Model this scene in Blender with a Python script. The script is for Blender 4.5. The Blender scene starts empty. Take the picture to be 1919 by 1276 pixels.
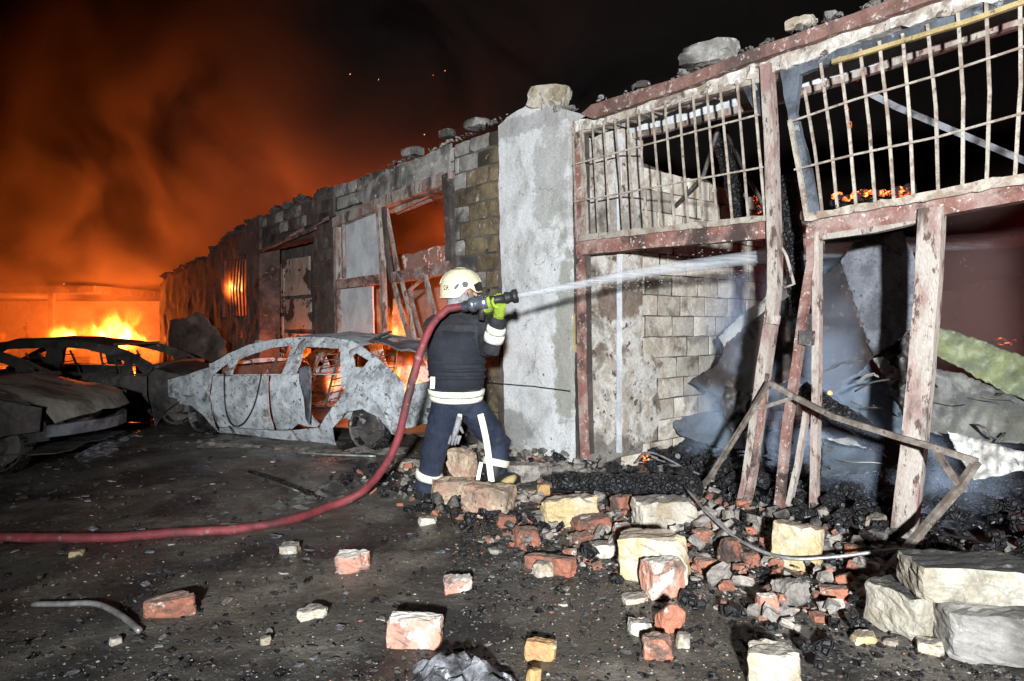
import bpy, bmesh, math, random
import numpy as np
from mathutils import Vector, Matrix, noise, geometry
R = math.radians
rnd = random.Random(7)
sc = bpy.context.scene
C = sc.collection

# ------------------------------------------------------------------ camera, world, lights
F, CX, HY, H = 1279.3, 959.5, 609.0, 1.38      # focal length in photo pixels, centre column, horizon row, eye height
cam = bpy.data.cameras.new('camera'); cam.lens = 24; cam.sensor_width = 36
cam.shift_y = -29 / 1919; cam.clip_end = 600; cam.clip_start = .05
co = bpy.data.objects.new('camera', cam); C.objects.link(co)
co.location = (0, 0, H); co.rotation_euler = (R(90), 0, 0); sc.camera = co
w = bpy.data.worlds.new('World'); sc.world = w; w.use_nodes = True
w.node_tree.nodes['Background'].inputs[0].default_value = (.010, .0075, .0075, 1)
w.node_tree.nodes['Background'].inputs[1].default_value = .35
sc.view_settings.view_transform = 'Standard'; sc.view_settings.look = 'None'
sc.view_settings.exposure = 0; sc.view_settings.gamma = 1
cy = sc.cycles
cy.use_denoising = True
try: cy.denoiser = 'OPENIMAGEDENOISE'
except Exception: pass
cy.max_bounces = 6; cy.diffuse_bounces = 3; cy.glossy_bounces = 2; cy.transmission_bounces = 2
cy.volume_bounces = 0; cy.transparent_max_bounces = 12
cy.sample_clamp_indirect = 4; cy.sample_clamp_direct = 0
cy.caustics_reflective = False; cy.caustics_refractive = False
cy.volume_step_rate = 1.0; cy.volume_max_steps = 96

def lamp(name, kind, loc, power, col, size=.1, target=None, **kw):
    l = bpy.data.lights.new(name, kind); l.energy = power; l.color = col
    l.shadow_soft_size = size
    for k, v in kw.items(): setattr(l, k, v)
    o = bpy.data.objects.new(name, l); C.objects.link(o); o.location = loc
    if target is not None:
        o.rotation_euler = (Vector(target) - Vector(loc)).to_track_quat('-Z', 'Y').to_euler()
    return o
# the crew's floodlight behind the photographer: the only white light on the scene
lamp('floodlight', 'SPOT', (-.05, -3.4, 2.05), 7400, (.94, .97, 1.0), .12, (1.3, 6., 2.35), spot_size=R(80), spot_blend=.95)

# ------------------------------------------------------------------ pixel -> place
U = Vector((-.6476, .7620, 0)); V = Vector((.7620, .6476, 0)); P0 = Vector((.58, 6.76, 0))
def A(px, py, Y): return Vector(((px - CX) / F * Y, Y, H + (HY - py) / F * Y))
def G(px, py, z=0.0):
    Y = (H - z) * F / (py - HY); return Vector(((px - CX) / F * Y, Y, z))
def P(px, py, d=0.0):                       # on the shop front's plane, d metres into the building
    Y = (P0.dot(V) + d) / ((px - CX) / F * V.x + V.y); return A(px, py, Y)
def SZ(px, py, d=0.0):
    p = P(px, py, d); return ((p - P0).dot(U), p.z)
def W(s, d, z): return P0 + U * s + V * d + Vector((0, 0, z))

# ------------------------------------------------------------------ materials
def nodes(m):
    m.use_nodes = True; nt = m.node_tree; nt.nodes.clear(); return nt, nt.nodes, nt.links
def add(nt, t, **kw):
    n = nt.nodes.new(t)
    for k, v in kw.items():
        if k.startswith('i_'):
            key = k[2:]; n.inputs[int(key) if key.isdigit() else key].default_value = v
        else: setattr(n, k, v)
    return n
def ramp(nt, fac, a, b, smooth=True):
    n = add(nt, 'ShaderNodeMapRange'); n.inputs[1].default_value = a; n.inputs[2].default_value = b
    n.interpolation_type = 'SMOOTHSTEP' if smooth else 'LINEAR'; nt.links.new(fac, n.inputs[0]); return n.outputs[0]
def mixc(nt, fac, c1, c2):
    n = add(nt, 'ShaderNodeMix', data_type='RGBA')
    for i, c in ((6, c1), (7, c2)):
        if isinstance(c, tuple): n.inputs[i].default_value = (*c, 1)
        else: nt.links.new(c, n.inputs[i])
    if isinstance(fac, float): n.inputs[0].default_value = fac
    else: nt.links.new(fac, n.inputs[0])
    return n.outputs[2]
def noi(nt, vec, scale, detail=6, rough=.6, dist=0.0, kind='ShaderNodeTexNoise'):
    n = add(nt, kind); n.inputs['Scale'].default_value = scale
    if kind == 'ShaderNodeTexNoise':
        n.inputs['Detail'].default_value = detail; n.inputs['Roughness'].default_value = rough; n.inputs['Distortion'].default_value = dist
    nt.links.new(vec, n.inputs['Vector']); return n
def math_(nt, op, a, b=None):
    n = add(nt, 'ShaderNodeMath', operation=op)
    for i, v in ((0, a), (1, b)):
        if v is None: continue
        if isinstance(v, (int, float)): n.inputs[i].default_value = v
        else: nt.links.new(v, n.inputs[i])
    return n.outputs[0]
MATS = {}
def M(name, base, alt=None, spots=None, dark=None, scale=3., lo=.42, hi=.62, sspots=9., slo=.6, shi=.66, sdark=1.6, dlo=.47, dhi=.66,
      rough=.85, bump=.35, bscale=30., metal=0., stretch=(1, 1, 1), vary=.12, wet=None, spec=.4, stains=(), cells=None, top=None, cracks=None):
    m = bpy.data.materials.new(name); nt, N, L = nodes(m); MATS[name] = m
    out = add(nt, 'ShaderNodeOutputMaterial'); b = add(nt, 'ShaderNodeBsdfPrincipled'); L.new(b.outputs[0], out.inputs[0])
    pos = add(nt, 'ShaderNodeNewGeometry'); oi = add(nt, 'ShaderNodeObjectInfo')
    mp = add(nt, 'ShaderNodeMapping'); mp.inputs['Scale'].default_value = stretch; L.new(pos.outputs['Position'], mp.inputs['Vector'])
    cmb = add(nt, 'ShaderNodeCombineXYZ'); r = math_(nt, 'MULTIPLY', oi.outputs['Random'], 3.1)
    for i in range(3): L.new(r, cmb.inputs[i])
    va = add(nt, 'ShaderNodeVectorMath', operation='ADD'); L.new(mp.outputs[0], va.inputs[0]); L.new(cmb.outputs[0], va.inputs[1])
    vec = va.outputs[0]
    col = base
    if alt is not None: col = mixc(nt, ramp(nt, noi(nt, vec, scale, 8, .62, .3).outputs[0], lo, hi), col, alt)
    if dark is not None: col = mixc(nt, ramp(nt, noi(nt, vec, sdark, 7, .65, .5).outputs[0], dlo, dhi), col, dark)
    if spots is not None: col = mixc(nt, ramp(nt, noi(nt, vec, sspots, 5, .7).outputs[0], slo, shi), col, spots)
    for (cen, siz, scol, amt) in stains:              # a stain of its own place and shape on the thing
        sv = add(nt, 'ShaderNodeVectorMath', operation='SUBTRACT'); L.new(pos.outputs['Position'], sv.inputs[0]); sv.inputs[1].default_value = tuple(cen)
        sd = add(nt, 'ShaderNodeVectorMath', operation='DIVIDE'); L.new(sv.outputs[0], sd.inputs[0]); sd.inputs[1].default_value = tuple(siz)
        sl_ = add(nt, 'ShaderNodeVectorMath', operation='LENGTH'); L.new(sd.outputs[0], sl_.inputs[0])
        nn = math_(nt, 'ADD', sl_.outputs['Value'], math_(nt, 'MULTIPLY', math_(nt, 'SUBTRACT', noi(nt, pos.outputs['Position'], 4.5, 8, .7).outputs[0], .5), 2.6))
        col = mixc(nt, math_(nt, 'MULTIPLY', ramp(nt, nn, 1.05, .75), amt), col, scol)
    if cracks:                                        # blistered paint: dark hairlines between flakes
        nv = noi(nt, vec, 5., 4, .6); dv = add(nt, 'ShaderNodeVectorMath', operation='MULTIPLY_ADD'); L.new(nv.outputs['Color'], dv.inputs[0]); dv.inputs[1].default_value = (.35, .35, .35); L.new(vec, dv.inputs[2])
        vo_ = add(nt, 'ShaderNodeTexVoronoi', feature='DISTANCE_TO_EDGE'); vo_.inputs['Scale'].default_value = cracks[0]; L.new(dv.outputs[0], vo_.inputs['Vector'])
        ck = math_(nt, 'MULTIPLY', ramp(nt, vo_.outputs[0], cracks[1], 0.), ramp(nt, noi(nt, vec, 2.2, 4, .6).outputs[0], .5, .62))
        col = mixc(nt, ck, col, cracks[2])
    if top is not None:                               # dust or soot lying on upward faces
        sx = add(nt, 'ShaderNodeSeparateXYZ'); L.new(pos.outputs['Normal'], sx.inputs[0])
        tn = math_(nt, 'ADD', sx.outputs[2], math_(nt, 'MULTIPLY', math_(nt, 'SUBTRACT', noi(nt, vec, 9, 5, .7).outputs[0], .5), 1.6))
        col = mixc(nt, ramp(nt, tn, .55, .95), col, top)
    fine = noi(nt, vec, bscale * 2.3, 4, .7).outputs[0]
    hsv = add(nt, 'ShaderNodeHueSaturation')
    vv = math_(nt, 'ADD', math_(nt, 'MULTIPLY', oi.outputs['Random'], vary * 2), 1 - vary)
    vv = math_(nt, 'MULTIPLY', vv, math_(nt, 'ADD', math_(nt, 'MULTIPLY', fine, 1.1), .45))
    L.new(vv, hsv.inputs['Value'])
    if isinstance(col, tuple): hsv.inputs['Color'].default_value = (*col, 1)
    else: L.new(col, hsv.inputs['Color'])
    L.new(hsv.outputs[0], b.inputs['Base Color'])
    b.inputs['Metallic'].default_value = metal; b.inputs['Specular IOR Level'].default_value = spec
    if wet:
        L.new(math_(nt, 'ADD', math_(nt, 'MULTIPLY', ramp(nt, noi(nt, vec, wet[2], 4, .6).outputs[0], .4, .62), wet[1] - wet[0]), wet[0]), b.inputs['Roughness'])
    else: b.inputs['Roughness'].default_value = rough
    if bump:
        bn = noi(nt, vec, bscale, 8, .7).outputs[0]
        if cells:
            vo = add(nt, 'ShaderNodeTexVoronoi', feature='DISTANCE_TO_EDGE'); vo.inputs['Scale'].default_value = cells; L.new(vec, vo.inputs['Vector'])
            bn = math_(nt, 'ADD', math_(nt, 'MULTIPLY', bn, .5), math_(nt, 'MULTIPLY', ramp(nt, vo.outputs[0], .0, .22), 1.2))
        bp = add(nt, 'ShaderNodeBump'); bp.inputs['Strength'].default_value = bump; bp.inputs['Distance'].default_value = .02
        L.new(bn, bp.inputs['Height']); L.new(bp.outputs[0], b.inputs['Normal'])
    return m
plaster = M('plaster_white', cracks=(1.6, .012, (.2, .19, .17)), base=(.64, .655, .65), alt=(.51, .52, .51), spots=(.17, .16, .13), dark=(.36, .35, .32), scale=2.6, lo=.46, hi=.64, sspots=13, slo=.645, shi=.675, sdark=1.3, dlo=.52, dhi=.66, bump=.35, bscale=22, vary=.03,
   stains=((W(.22, -.06, 2.95), (.3, .3, .62), (.33, .33, .305), .65), (W(.02, -.06, 1.25), (.16, .16, 1.0), (.27, .27, .22), .75), (W(.95, -.06, .25), (.5, .5, .28), (.22, .21, .19), .7), (W(.3, -.06, 3.5), (1.0, 1.0, .12), (.34, .33, .32), .7)))
jamb = M('plaster_jamb', (.58, .555, .51), (.40, .35, .29), (.10, .08, .065), (.19, .15, .12), scale=6, lo=.45, hi=.6, sspots=9, slo=.585, shi=.63, sdark=2.8, dlo=.51, dhi=.64, bump=.9, bscale=14, vary=.03, stains=((W(-.42, .16, 1.62), (.3, .3, .22), (.16, .11, .08), .8), (W(-.4, .16, .1), (.5, .5, .2), (.12, .11, .1), .7), (W(-.4, .16, 2.35), (.5, .5, .25), (.18, .16, .14), .6)))
white = M('white_board', (.66, .68, .69), (.48, .5, .52), (.1, .09, .09), None, scale=2.5, sspots=6, slo=.70, shi=.73, bump=.15, vary=.05, rough=.6)
lime = M('limestone', (.64, .60, .52), (.48, .42, .33), (.70, .68, .62), (.20, .155, .115), scale=5, sdark=1.5, dlo=.52, dhi=.66, bump=.8, bscale=16, vary=.34)
grey_block = M('sooty_block', (.36, .345, .32), (.24, .225, .2), (.5, .48, .44), (.06, .055, .05), scale=4, sdark=1.3, dlo=.43, dhi=.6, bump=.6, bscale=18, vary=.15)
brown_block = M('brown_block', (.21, .165, .10), (.13, .095, .055), (.42, .37, .28), (.05, .04, .03), scale=5, sspots=7, slo=.6, shi=.66, bump=.7, bscale=18, vary=.2)
charred_wall = M('charred_wall', (.065, .055, .05), (.12, .095, .085), (.2, .16, .14), (.02, .018, .017), scale=3, bump=.6, bscale=14, vary=.2)
mortar = M('mortar', (.13, .11, .09), (.07, .06, .05), None, (.04, .036, .033), bump=.7, bscale=25)
patchy = M('peeling_plaster', (.20, .185, .16), (.16, .14, .12), (.62, .61, .58), None, scale=3, sspots=1.5, slo=.56, shi=.575, bump=.3, bscale=14)
patchy2 = M('peeling_tile', (.36, .32, .27), (.26, .22, .17), (.05, .035, .03), None, scale=3, sspots=1.7, slo=.52, shi=.54, bump=.3, bscale=14)
rust = M('rust_beam', (.20, .115, .095), (.13, .065, .05), (.42, .36, .33), (.07, .05, .045), scale=7, sspots=16, slo=.56, shi=.64, sdark=2, bump=.5, bscale=40, vary=.1)
redframe = M('scorched_red_frame', (.24, .11, .085), (.38, .28, .25), (.55, .5, .46), (.06, .04, .035), scale=5, lo=.4, hi=.65, sspots=26, slo=.58, shi=.64, sdark=2.6, dlo=.5, dhi=.64, bump=.5, bscale=40, vary=.12)
paleframe = M('pale_burnt_frame', (.42, .375, .33), (.28, .18, .155), (.11, .07, .055), (.085, .065, .058), scale=6, sspots=18, slo=.55, shi=.62, sdark=3.4, dlo=.53, dhi=.66, bump=.45, bscale=45, stretch=(1, 1, .35), vary=.1)
barash = M('ashen_bar', (.42, .38, .32), (.25, .19, .15), (.12, .09, .07), None, scale=12, sspots=18, slo=.6, shi=.66, bump=.3, bscale=60, vary=.12)
bluesteel = M('scorched_steel', (.13, .15, .18), (.07, .075, .085), (.28, .29, .30), (.02, .02, .022), scale=6, rough=.55, bump=.3, bscale=40)
yellowed = M('yellowed_edge', (.45, .35, .16), (.3, .22, .1), (.12, .1, .07), None, bump=.4, bscale=40)
car_ash = M('burnt_car_ash', cracks=(4.5, .05, (.11, .105, .10)), base=(.56, .60, .625), alt=(.33, .355, .37), spots=(.08, .077, .075), dark=(.15, .13, .115), scale=5, lo=.45, hi=.62, sspots=20, slo=.59, shi=.64, sdark=3.4, dlo=.54, dhi=.66, bump=.8, bscale=28, rough=.7, vary=.07)
car_dark = M('burnt_car_dark', (.055, .05, .047), (.10, .085, .075), (.2, .18, .165), (.015, .014, .014), scale=3, bump=.4, bscale=30, rough=.65, sspots=8, slo=.64, shi=.7)
car_olive = M('burnt_car_olive', (.33, .325, .28), (.23, .22, .18), (.42, .43, .43), (.08, .075, .065), scale=3, sdark=2, bump=.35, bscale=30, rough=.6, stretch=(1, 2.2, 1))
char = M('char', (.014, .0135, .014), (.032, .032, .034), (.13, .135, .145), None, scale=14, sspots=50, slo=.60, shi=.70, rough=.42, bump=1.0, bscale=28, cells=26.)
soot_metal = M('sooty_metal', (.075, .07, .066), (.13, .12, .11), (.3, .29, .28), (.02, .02, .02), scale=6, bump=.3, bscale=40, rough=.55, metal=.2)
tubemat = M('burnt_tube', (.13, .105, .085), (.24, .21, .18), (.05, .04, .035), None, scale=14, bump=.3, bscale=60, rough=.6)
plate_grey = M('plate_grey', (.19, .20, .225), (.11, .115, .13), (.03, .03, .033), (.055, .045, .042), scale=4, lo=.45, hi=.6, sspots=26, slo=.6, shi=.65, sdark=2.2, dlo=.5, dhi=.62, rough=.5, bump=.15, bscale=20)
plate_brown = M('plate_brown', (.07, .05, .042), (.04, .034, .033), (.16, .13, .11), None, scale=2.5, rough=.5, bump=.3, bscale=20)
plate_blue = M('plate_blue', (.13, .165, .195), (.075, .095, .115), (.03, .035, .04), (.03, .03, .032), scale=5, rough=.4, bump=.12, bscale=15)
plate_green = M('plate_green', (.165, .185, .085), (.10, .118, .075), (.4, .41, .3), (.07, .08, .06), scale=3, lo=.4, hi=.6, sdark=1.3, rough=.5, bump=.2, bscale=25, sspots=5, slo=.68, shi=.72)
plate_olive = M('plate_olive', (.125, .125, .105), (.07, .072, .068), (.3, .29, .26), None, scale=3, rough=.5, bump=.25, bscale=25, sspots=6, slo=.66, shi=.72)
plate_white = M('plate_white', (.55, .55, .52), (.34, .32, .29), (.08, .07, .065), None, scale=4, rough=.6, bump=.3, bscale=25)
brick_red = M('brick_red', (.36, .14, .085), (.24, .105, .07), (.46, .38, .32), (.07, .05, .042), scale=6, sdark=4, dlo=.50, dhi=.64, top=(.19, .13, .105), bump=.7, bscale=26, vary=.2)
brick_pink = M('brick_pink', (.44, .21, .15), (.42, .27, .21), (.58, .52, .46), (.13, .09, .075), scale=5, sdark=4, dlo=.53, dhi=.67, top=(.56, .52, .46), bump=.6, bscale=26, sspots=5, slo=.58, shi=.62, vary=.12)
stone_crust = M('stone_soot_topped', (.43, .40, .33), (.31, .275, .21), (.52, .51, .48), (.13, .12, .105), scale=5, sdark=2.4, dlo=.54, dhi=.68, top=(.045, .042, .04), bump=.8, bscale=20, vary=.06)
brick_yellow = M('brick_yellow', (.44, .29, .12), (.40, .21, .10), (.62, .56, .46), (.15, .11, .07), scale=5, sdark=3, dlo=.6, dhi=.78, bump=.6, bscale=26, vary=.12)
stone_white = M('stone_white', (.48, .44, .37), (.35, .285, .20), (.56, .55, .52), (.09, .08, .07), scale=5, sdark=3.4, dlo=.53, dhi=.66, top=(.2, .18, .155), bump=.7, bscale=20, vary=.1)
stone_yellow = M('stone_yellow', (.44, .345, .18), (.46, .41, .32), (.64, .62, .56), (.10, .08, .055), scale=4, sdark=3, dlo=.52, dhi=.66, top=(.26, .21, .16), bump=.7, bscale=20, vary=.1)
stone_pitted = M('stone_pitted', (.46, .37, .26), (.36, .22, .16), (.05, .04, .035), (.2, .15, .11), scale=5, sspots=38, slo=.60, shi=.64, sdark=3, bump=.9, bscale=26, vary=.1)
stone_soot = M('stone_soot', (.20, .18, .16), (.34, .31, .27), (.05, .045, .04), (.03, .028, .026), scale=5, sspots=8, sdark=3, bump=.8, bscale=24, vary=.2)
ground_m = M('scorched_ground', (.076, .066, .053), (.155, .138, .112), (.30, .285, .26), (.022, .020, .0185), scale=2.2, lo=.45, hi=.62, sspots=60, slo=.61, shi=.70, sdark=1.0, dlo=.45, dhi=.6, bump=1.0, bscale=20, wet=(.16, .8, .9), spec=.6)
grit_dark = M('grit_dark', (.05, .047, .043), (.09, .085, .076), (.17, .16, .15), None, scale=9, slo=.62, shi=.7, bump=.5, bscale=60)
pale_chip = M('pale_chip', (.34, .32, .28), (.2, .185, .16), (.5, .49, .47), None, scale=6, bump=.3)
dust_m = M('trampled_ash', (.15, .145, .13), (.085, .08, .072), (.27, .265, .25), (.04, .037, .034), scale=4, lo=.42, hi=.6, sspots=60, slo=.62, shi=.7, sdark=2.5, dlo=.45, dhi=.6, bump=1., bscale=30)
ash_m = M('grey_ash', (.30, .31, .33), (.10, .10, .11), (.6, .62, .64), (.03, .03, .035), scale=9, sspots=14, slo=.6, shi=.68, sdark=6, dlo=.45, dhi=.6, bump=.9, bscale=40)
navy = M('navy_cloth', (.013, .019, .038), (.024, .033, .057), (.05, .055, .065), None, scale=5, sspots=9, slo=.64, shi=.74, bump=.6, bscale=22, rough=.85, vary=0, stretch=(1, 1, .5))
black = M('black_cloth', (.016, .017, .019), (.03, .032, .036), None, None, scale=5, bump=.45, bscale=18, rough=.85, vary=0)
vestm = M('vest_cloth', (.012, .0145, .022), (.02, .022, .03), None, None, scale=5, bump=.4, bscale=30, rough=.85, vary=0)
reflect = M('reflective_tape', (.86, .86, .74), (.78, .79, .6), None, None, scale=20, bump=.1, rough=.35, vary=0)
helm = M('helmet_cream', (.70, .66, .45), (.62, .58, .40), None, (.3, .28, .2), scale=6, sdark=5, dlo=.62, dhi=.8, rough=.35, bump=.05, vary=0, spec=.5)
rubber = M('black_rubber', (.016, .016, .017), (.035, .034, .034), None, None, rough=.5, bump=.15, bscale=50, vary=0)
greycloth = M('grey_cloth', (.32, .32, .33), (.2, .2, .21), None, None, scale=14, bump=.5, bscale=40, vary=0)
skin = M('skin', (.46, .26, .19), (.38, .2, .15), None, None, bump=.05, rough=.5, vary=0)
steel = M('polished_fitting', (.38, .42, .48), (.2, .23, .3), (.7, .74, .8), None, scale=22, sspots=40, rough=.25, metal=.8, bump=.1, vary=0)
lime_glove = M('lime_glove', (.30, .42, .035), (.18, .27, .03), (.05, .06, .02), None, scale=18, sspots=26, slo=.62, shi=.68, bump=.4, bscale=40, vary=0)
hose_m = M('red_hose', (.25, .048, .055), (.17, .035, .042), (.27, .17, .15), (.07, .03, .03), scale=7, sspots=12, slo=.58, shi=.68, sdark=3.5, dlo=.52, dhi=.68, bump=.35, bscale=110, rough=.55, vary=0)
wire_m = M('grey_wire', (.42, .42, .42), (.25, .24, .23), None, None, scale=14, rough=.4, metal=.5, bump=.1)
redwire = M('red_wire', (.35, .10, .08), (.16, .07, .06), None, None, scale=14, rough=.5, bump=.1)
orange_sheet = M('orange_glow_board', (.46, .25, .13), (.26, .11, .06), (.6, .5, .4), (.08, .04, .03), scale=3, bump=.4, bscale=20)  # the fire's orange glow is put into this board colour

def emat(name, col, strength, thr=(.5, .62), scale=14., base=(.012, .01, .01)):
    m = bpy.data.materials.new(name); nt, N, L = nodes(m); MATS[name] = m
    out = add(nt, 'ShaderNodeOutputMaterial'); b = add(nt, 'ShaderNodeBsdfPrincipled'); L.new(b.outputs[0], out.inputs[0])
    g = add(nt, 'ShaderNodeNewGeometry'); n = noi(nt, g.outputs['Position'], scale, 6, .7)
    b.inputs['Base Color'].default_value = (*base, 1); b.inputs['Roughness'].default_value = .9
    f = ramp(nt, n.outputs[0], *thr)
    L.new(mixc(nt, f, (col[0], col[1] * .3, col[2] * .2), col), b.inputs['Emission Color'])
    L.new(math_(nt, 'MULTIPLY', f, strength), b.inputs['Emission Strength'])
    return m
ember = emat('glowing_ember', (1, .24, .04), 5.)
ember_hot = emat('hot_ember', (1, .42, .10), 14., thr=(.40, .6), scale=9)
spark_m = emat('spark', (1, .3, .06), 5., thr=(0, .1))

def vol_flame(name, strength, scale, stretch=(1, 1, .45), thr=(.42, .75), seed=0.):
    m = bpy.data.materials.new(name); nt, N, L = nodes(m); MATS[name] = m
    out = add(nt, 'ShaderNodeOutputMaterial'); e = add(nt, 'ShaderNodeEmission'); L.new(e.outputs[0], out.inputs['Volume'])
    tc = add(nt, 'ShaderNodeTexCoord'); mp = add(nt, 'ShaderNodeMapping'); mp.inputs['Scale'].default_value = stretch
    mp.inputs['Location'].default_value = (seed, seed * 1.7, seed * .6)
    L.new(tc.outputs['Object'], mp.inputs[0]); n = noi(nt, mp.outputs[0], scale, 4, .6, .8)
    # fades to the flame's own edge (generated coordinates)
    vs = add(nt, 'ShaderNodeVectorMath', operation='SUBTRACT'); L.new(tc.outputs['Generated'], vs.inputs[0]); vs.inputs[1].default_value = (.5, .5, .42)
    ln = add(nt, 'ShaderNodeVectorMath', operation='LENGTH'); L.new(vs.outputs[0], ln.inputs[0])
    edge = ramp(nt, ln.outputs['Value'], .48, .08)
    f = math_(nt, 'MULTIPLY', ramp(nt, n.outputs[0], *thr), edge)
    L.new(mixc(nt, ramp(nt, f, .35, .8), mixc(nt, ramp(nt, f, .05, .5), (1, .10, .005), (1, .40, .06)), (1, .62, .22)), e.inputs[0])
    L.new(math_(nt, 'MULTIPLY', math_(nt, 'POWER', f, 1.4), strength), e.inputs[1]); return m
flame_big = vol_flame('flame_big', 90., 1.1)
flame_small = vol_flame('flame_small', 46., 5., seed=2.)

def vol_smoke(name, col, dens, scale, lo, hi, aniso=.2, coord='Object', stretch=(1, 1, 1), off=(0, 0, 0), falloff=None, detail=3):
    m = bpy.data.materials.new(name); nt, N, L = nodes(m); MATS[name] = m
    out = add(nt, 'ShaderNodeOutputMaterial'); pv = add(nt, 'ShaderNodeVolumePrincipled'); L.new(pv.outputs[0], out.inputs['Volume'])
    pv.inputs['Color'].default_value = (*col, 1); pv.inputs['Anisotropy'].default_value = aniso
    tc = add(nt, 'ShaderNodeTexCoord'); mp = add(nt, 'ShaderNodeMapping'); mp.inputs['Scale'].default_value = stretch; mp.inputs['Location'].default_value = off
    L.new(tc.outputs[coord], mp.inputs[0]); n = noi(nt, mp.outputs[0], scale, detail, .55, .6)
    f = ramp(nt, n.outputs[0], lo, hi)
    if falloff:
        vs = add(nt, 'ShaderNodeVectorMath', operation='SUBTRACT'); L.new(tc.outputs['Generated'], vs.inputs[0]); vs.inputs[1].default_value = falloff[0]
        ln = add(nt, 'ShaderNodeVectorMath', operation='LENGTH'); L.new(vs.outputs[0], ln.inputs[0])
        f = math_(nt, 'MULTIPLY', f, ramp(nt, ln.outputs['Value'], falloff[1], falloff[2]))
    L.new(math_(nt, 'MULTIPLY', f, dens), pv.inputs['Density']); return m

# ------------------------------------------------------------------ object helpers
WL = {}
def raw(name, verts, faces, mat, parent=None, origin=None, smooth=False):
    v = [Vector(p) for p in verts]
    if origin is None:
        a = np.array([tuple(p) for p in v]); mn, mx = a.min(0), a.max(0)
        origin = Vector(((mn[0] + mx[0]) / 2, (mn[1] + mx[1]) / 2, mn[2]))
    origin = Vector(origin)
    me = bpy.data.meshes.new(name); me.from_pydata([tuple(p - origin) for p in v], [], faces)
    bm = bmesh.new(); bm.from_mesh(me); bmesh.ops.recalc_face_normals(bm, faces=bm.faces); bm.to_mesh(me); bm.free()
    if smooth: me.shade_smooth()
    for m in (mat if isinstance(mat, (list, tuple)) else [mat]): me.materials.append(m)
    o = bpy.data.objects.new(name, me); C.objects.link(o)
    base = WL[parent.name] if parent else Vector((0, 0, 0))
    o.parent = parent; o.location = origin - base; WL[o.name] = origin
    return o
def tag(o, label, cat, group=None, kind=None):
    if label: o['label'] = label
    if cat: o['category'] = cat
    if group: o['group'] = group
    if kind: o['kind'] = kind
    return o
def thing(name, label, cat, loc, group=None):
    o = bpy.data.objects.new(name, None); C.objects.link(o); o.location = loc; o.empty_display_size = .2
    WL[o.name] = Vector(loc); return tag(o, label, cat, group)

class MB:
    def __init__(s): s.v = []; s.f = []
    def box(s, o, ax, ay, az, j=0.0):
        n = len(s.v)
        for dz in (0, 1):
            for dx, dy in ((0, 0), (1, 0), (1, 1), (0, 1)):
                s.v.append(Vector(o) + ax * dx + ay * dy + az * dz + Vector((rnd.uniform(-j, j), rnd.uniform(-j, j), rnd.uniform(-j, j))))
        s.f += [(n, n+3, n+2, n+1), (n+4, n+5, n+6, n+7), (n, n+1, n+5, n+4), (n+1, n+2, n+6, n+5), (n+2, n+3, n+7, n+6), (n+3, n, n+4, n+7)]
    def sweep(s, pts, rad, seg=8, ref=None, cap=True, nz=0.0):
        """tube through pts; rad: number, list of numbers, or (w, h) for a rectangular bar"""
        pts = [Vector(p) for p in pts]; n = len(pts); n0 = len(s.v)
        rect = isinstance(rad, tuple)
        t = [(pts[min(i+1, n-1)] - pts[max(i-1, 0)]).normalized() for i in range(n)]
        ref = Vector(ref) if ref is not None else (Vector((0, 0, 1)) if abs(t[0].z) < .85 else Vector((1, 0, 0)))
        a = (ref - t[0] * ref.dot(t[0])).normalized()
        for i in range(n):
            a = (a - t[i] * a.dot(t[i])).normalized(); b = t[i].cross(a)
            if rect:
                ring = [a * (rad[1] / 2 * x) + b * (rad[0] / 2 * y) for x, y in ((-1, -1), (-1, 1), (1, 1), (1, -1))]
            else:
                r = rad[i] if isinstance(rad, list) else rad
                ring = []
                for k in range(seg):
                    q = 2 * math.pi * k / seg
                    ra, rb = (r if isinstance(r, (list, tuple)) else (r, r))
                    ring.append(a * (ra * math.cos(q)) + b * (rb * math.sin(q)))
            for p in ring:
                q = pts[i] + p
                if nz: q = q + Vector(noise.noise_vector(q * 14)) * nz
                s.v.append(q)
        m = 4 if rect else seg
        for i in range(n - 1):
            for k in range(m):
                s.f.append((n0 + i*m + k, n0 + i*m + (k+1) % m, n0 + (i+1)*m + (k+1) % m, n0 + (i+1)*m + k))
        if cap: s.f += [tuple(n0 + k for k in range(m)), tuple(n0 + (n-1)*m + k for k in range(m))]
    def make(s, name, mat, parent=None, **k): return raw(name, s.v, s.f, mat, parent, **k)
def tube(name, pts, rad, mat, parent=None, seg=8, ref=None, nz=0.0, smooth=True):
    b = MB(); b.sweep(pts, rad, seg, ref, nz=nz); return b.make(name, mat, parent, smooth=smooth and not isinstance(rad, tuple))
def dens(pts, step, jag=0.0):
    out = []
    n = len(pts)
    for i in range(n):
        a, b = Vector(pts[i]), Vector(pts[(i+1) % n]); k = max(1, int((b - a).length / step))
        for j in range(k):
            q = a.lerp(b, j / k)
            if jag and j: q = q + Vector([rnd.uniform(-jag, jag) for _ in range(len(q))])
            out.append(q)
    return out
def smoothline(pts, n=8):
    """Catmull-Rom through 3-D points"""
    p = [Vector(q) for q in pts]; p = [p[0] * 2 - p[1]] + p + [p[-1] * 2 - p[-2]]; out = []
    for i in range(1, len(p) - 2):
        for j in range(n):
            t = j / n; a, b, c, d = p[i-1], p[i], p[i+1], p[i+2]
            out.append(.5 * ((2*b) + (c - a)*t + (2*a - 5*b + 4*c - d)*t*t + (3*b - a - 3*c + d)*t**3))
    return out + [p[-2]]
def inpoly(x, y, poly):
    r = False; n = len(poly); j = n - 1
    for i in range(n):
        xi, yi, xj, yj = poly[i][0], poly[i][1], poly[j][0], poly[j][1]
        if (yi > y) != (yj > y) and x < (xj - xi) * (y - yi) / (yj - yi) + xi: r = not r
        j = i
    return r
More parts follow.
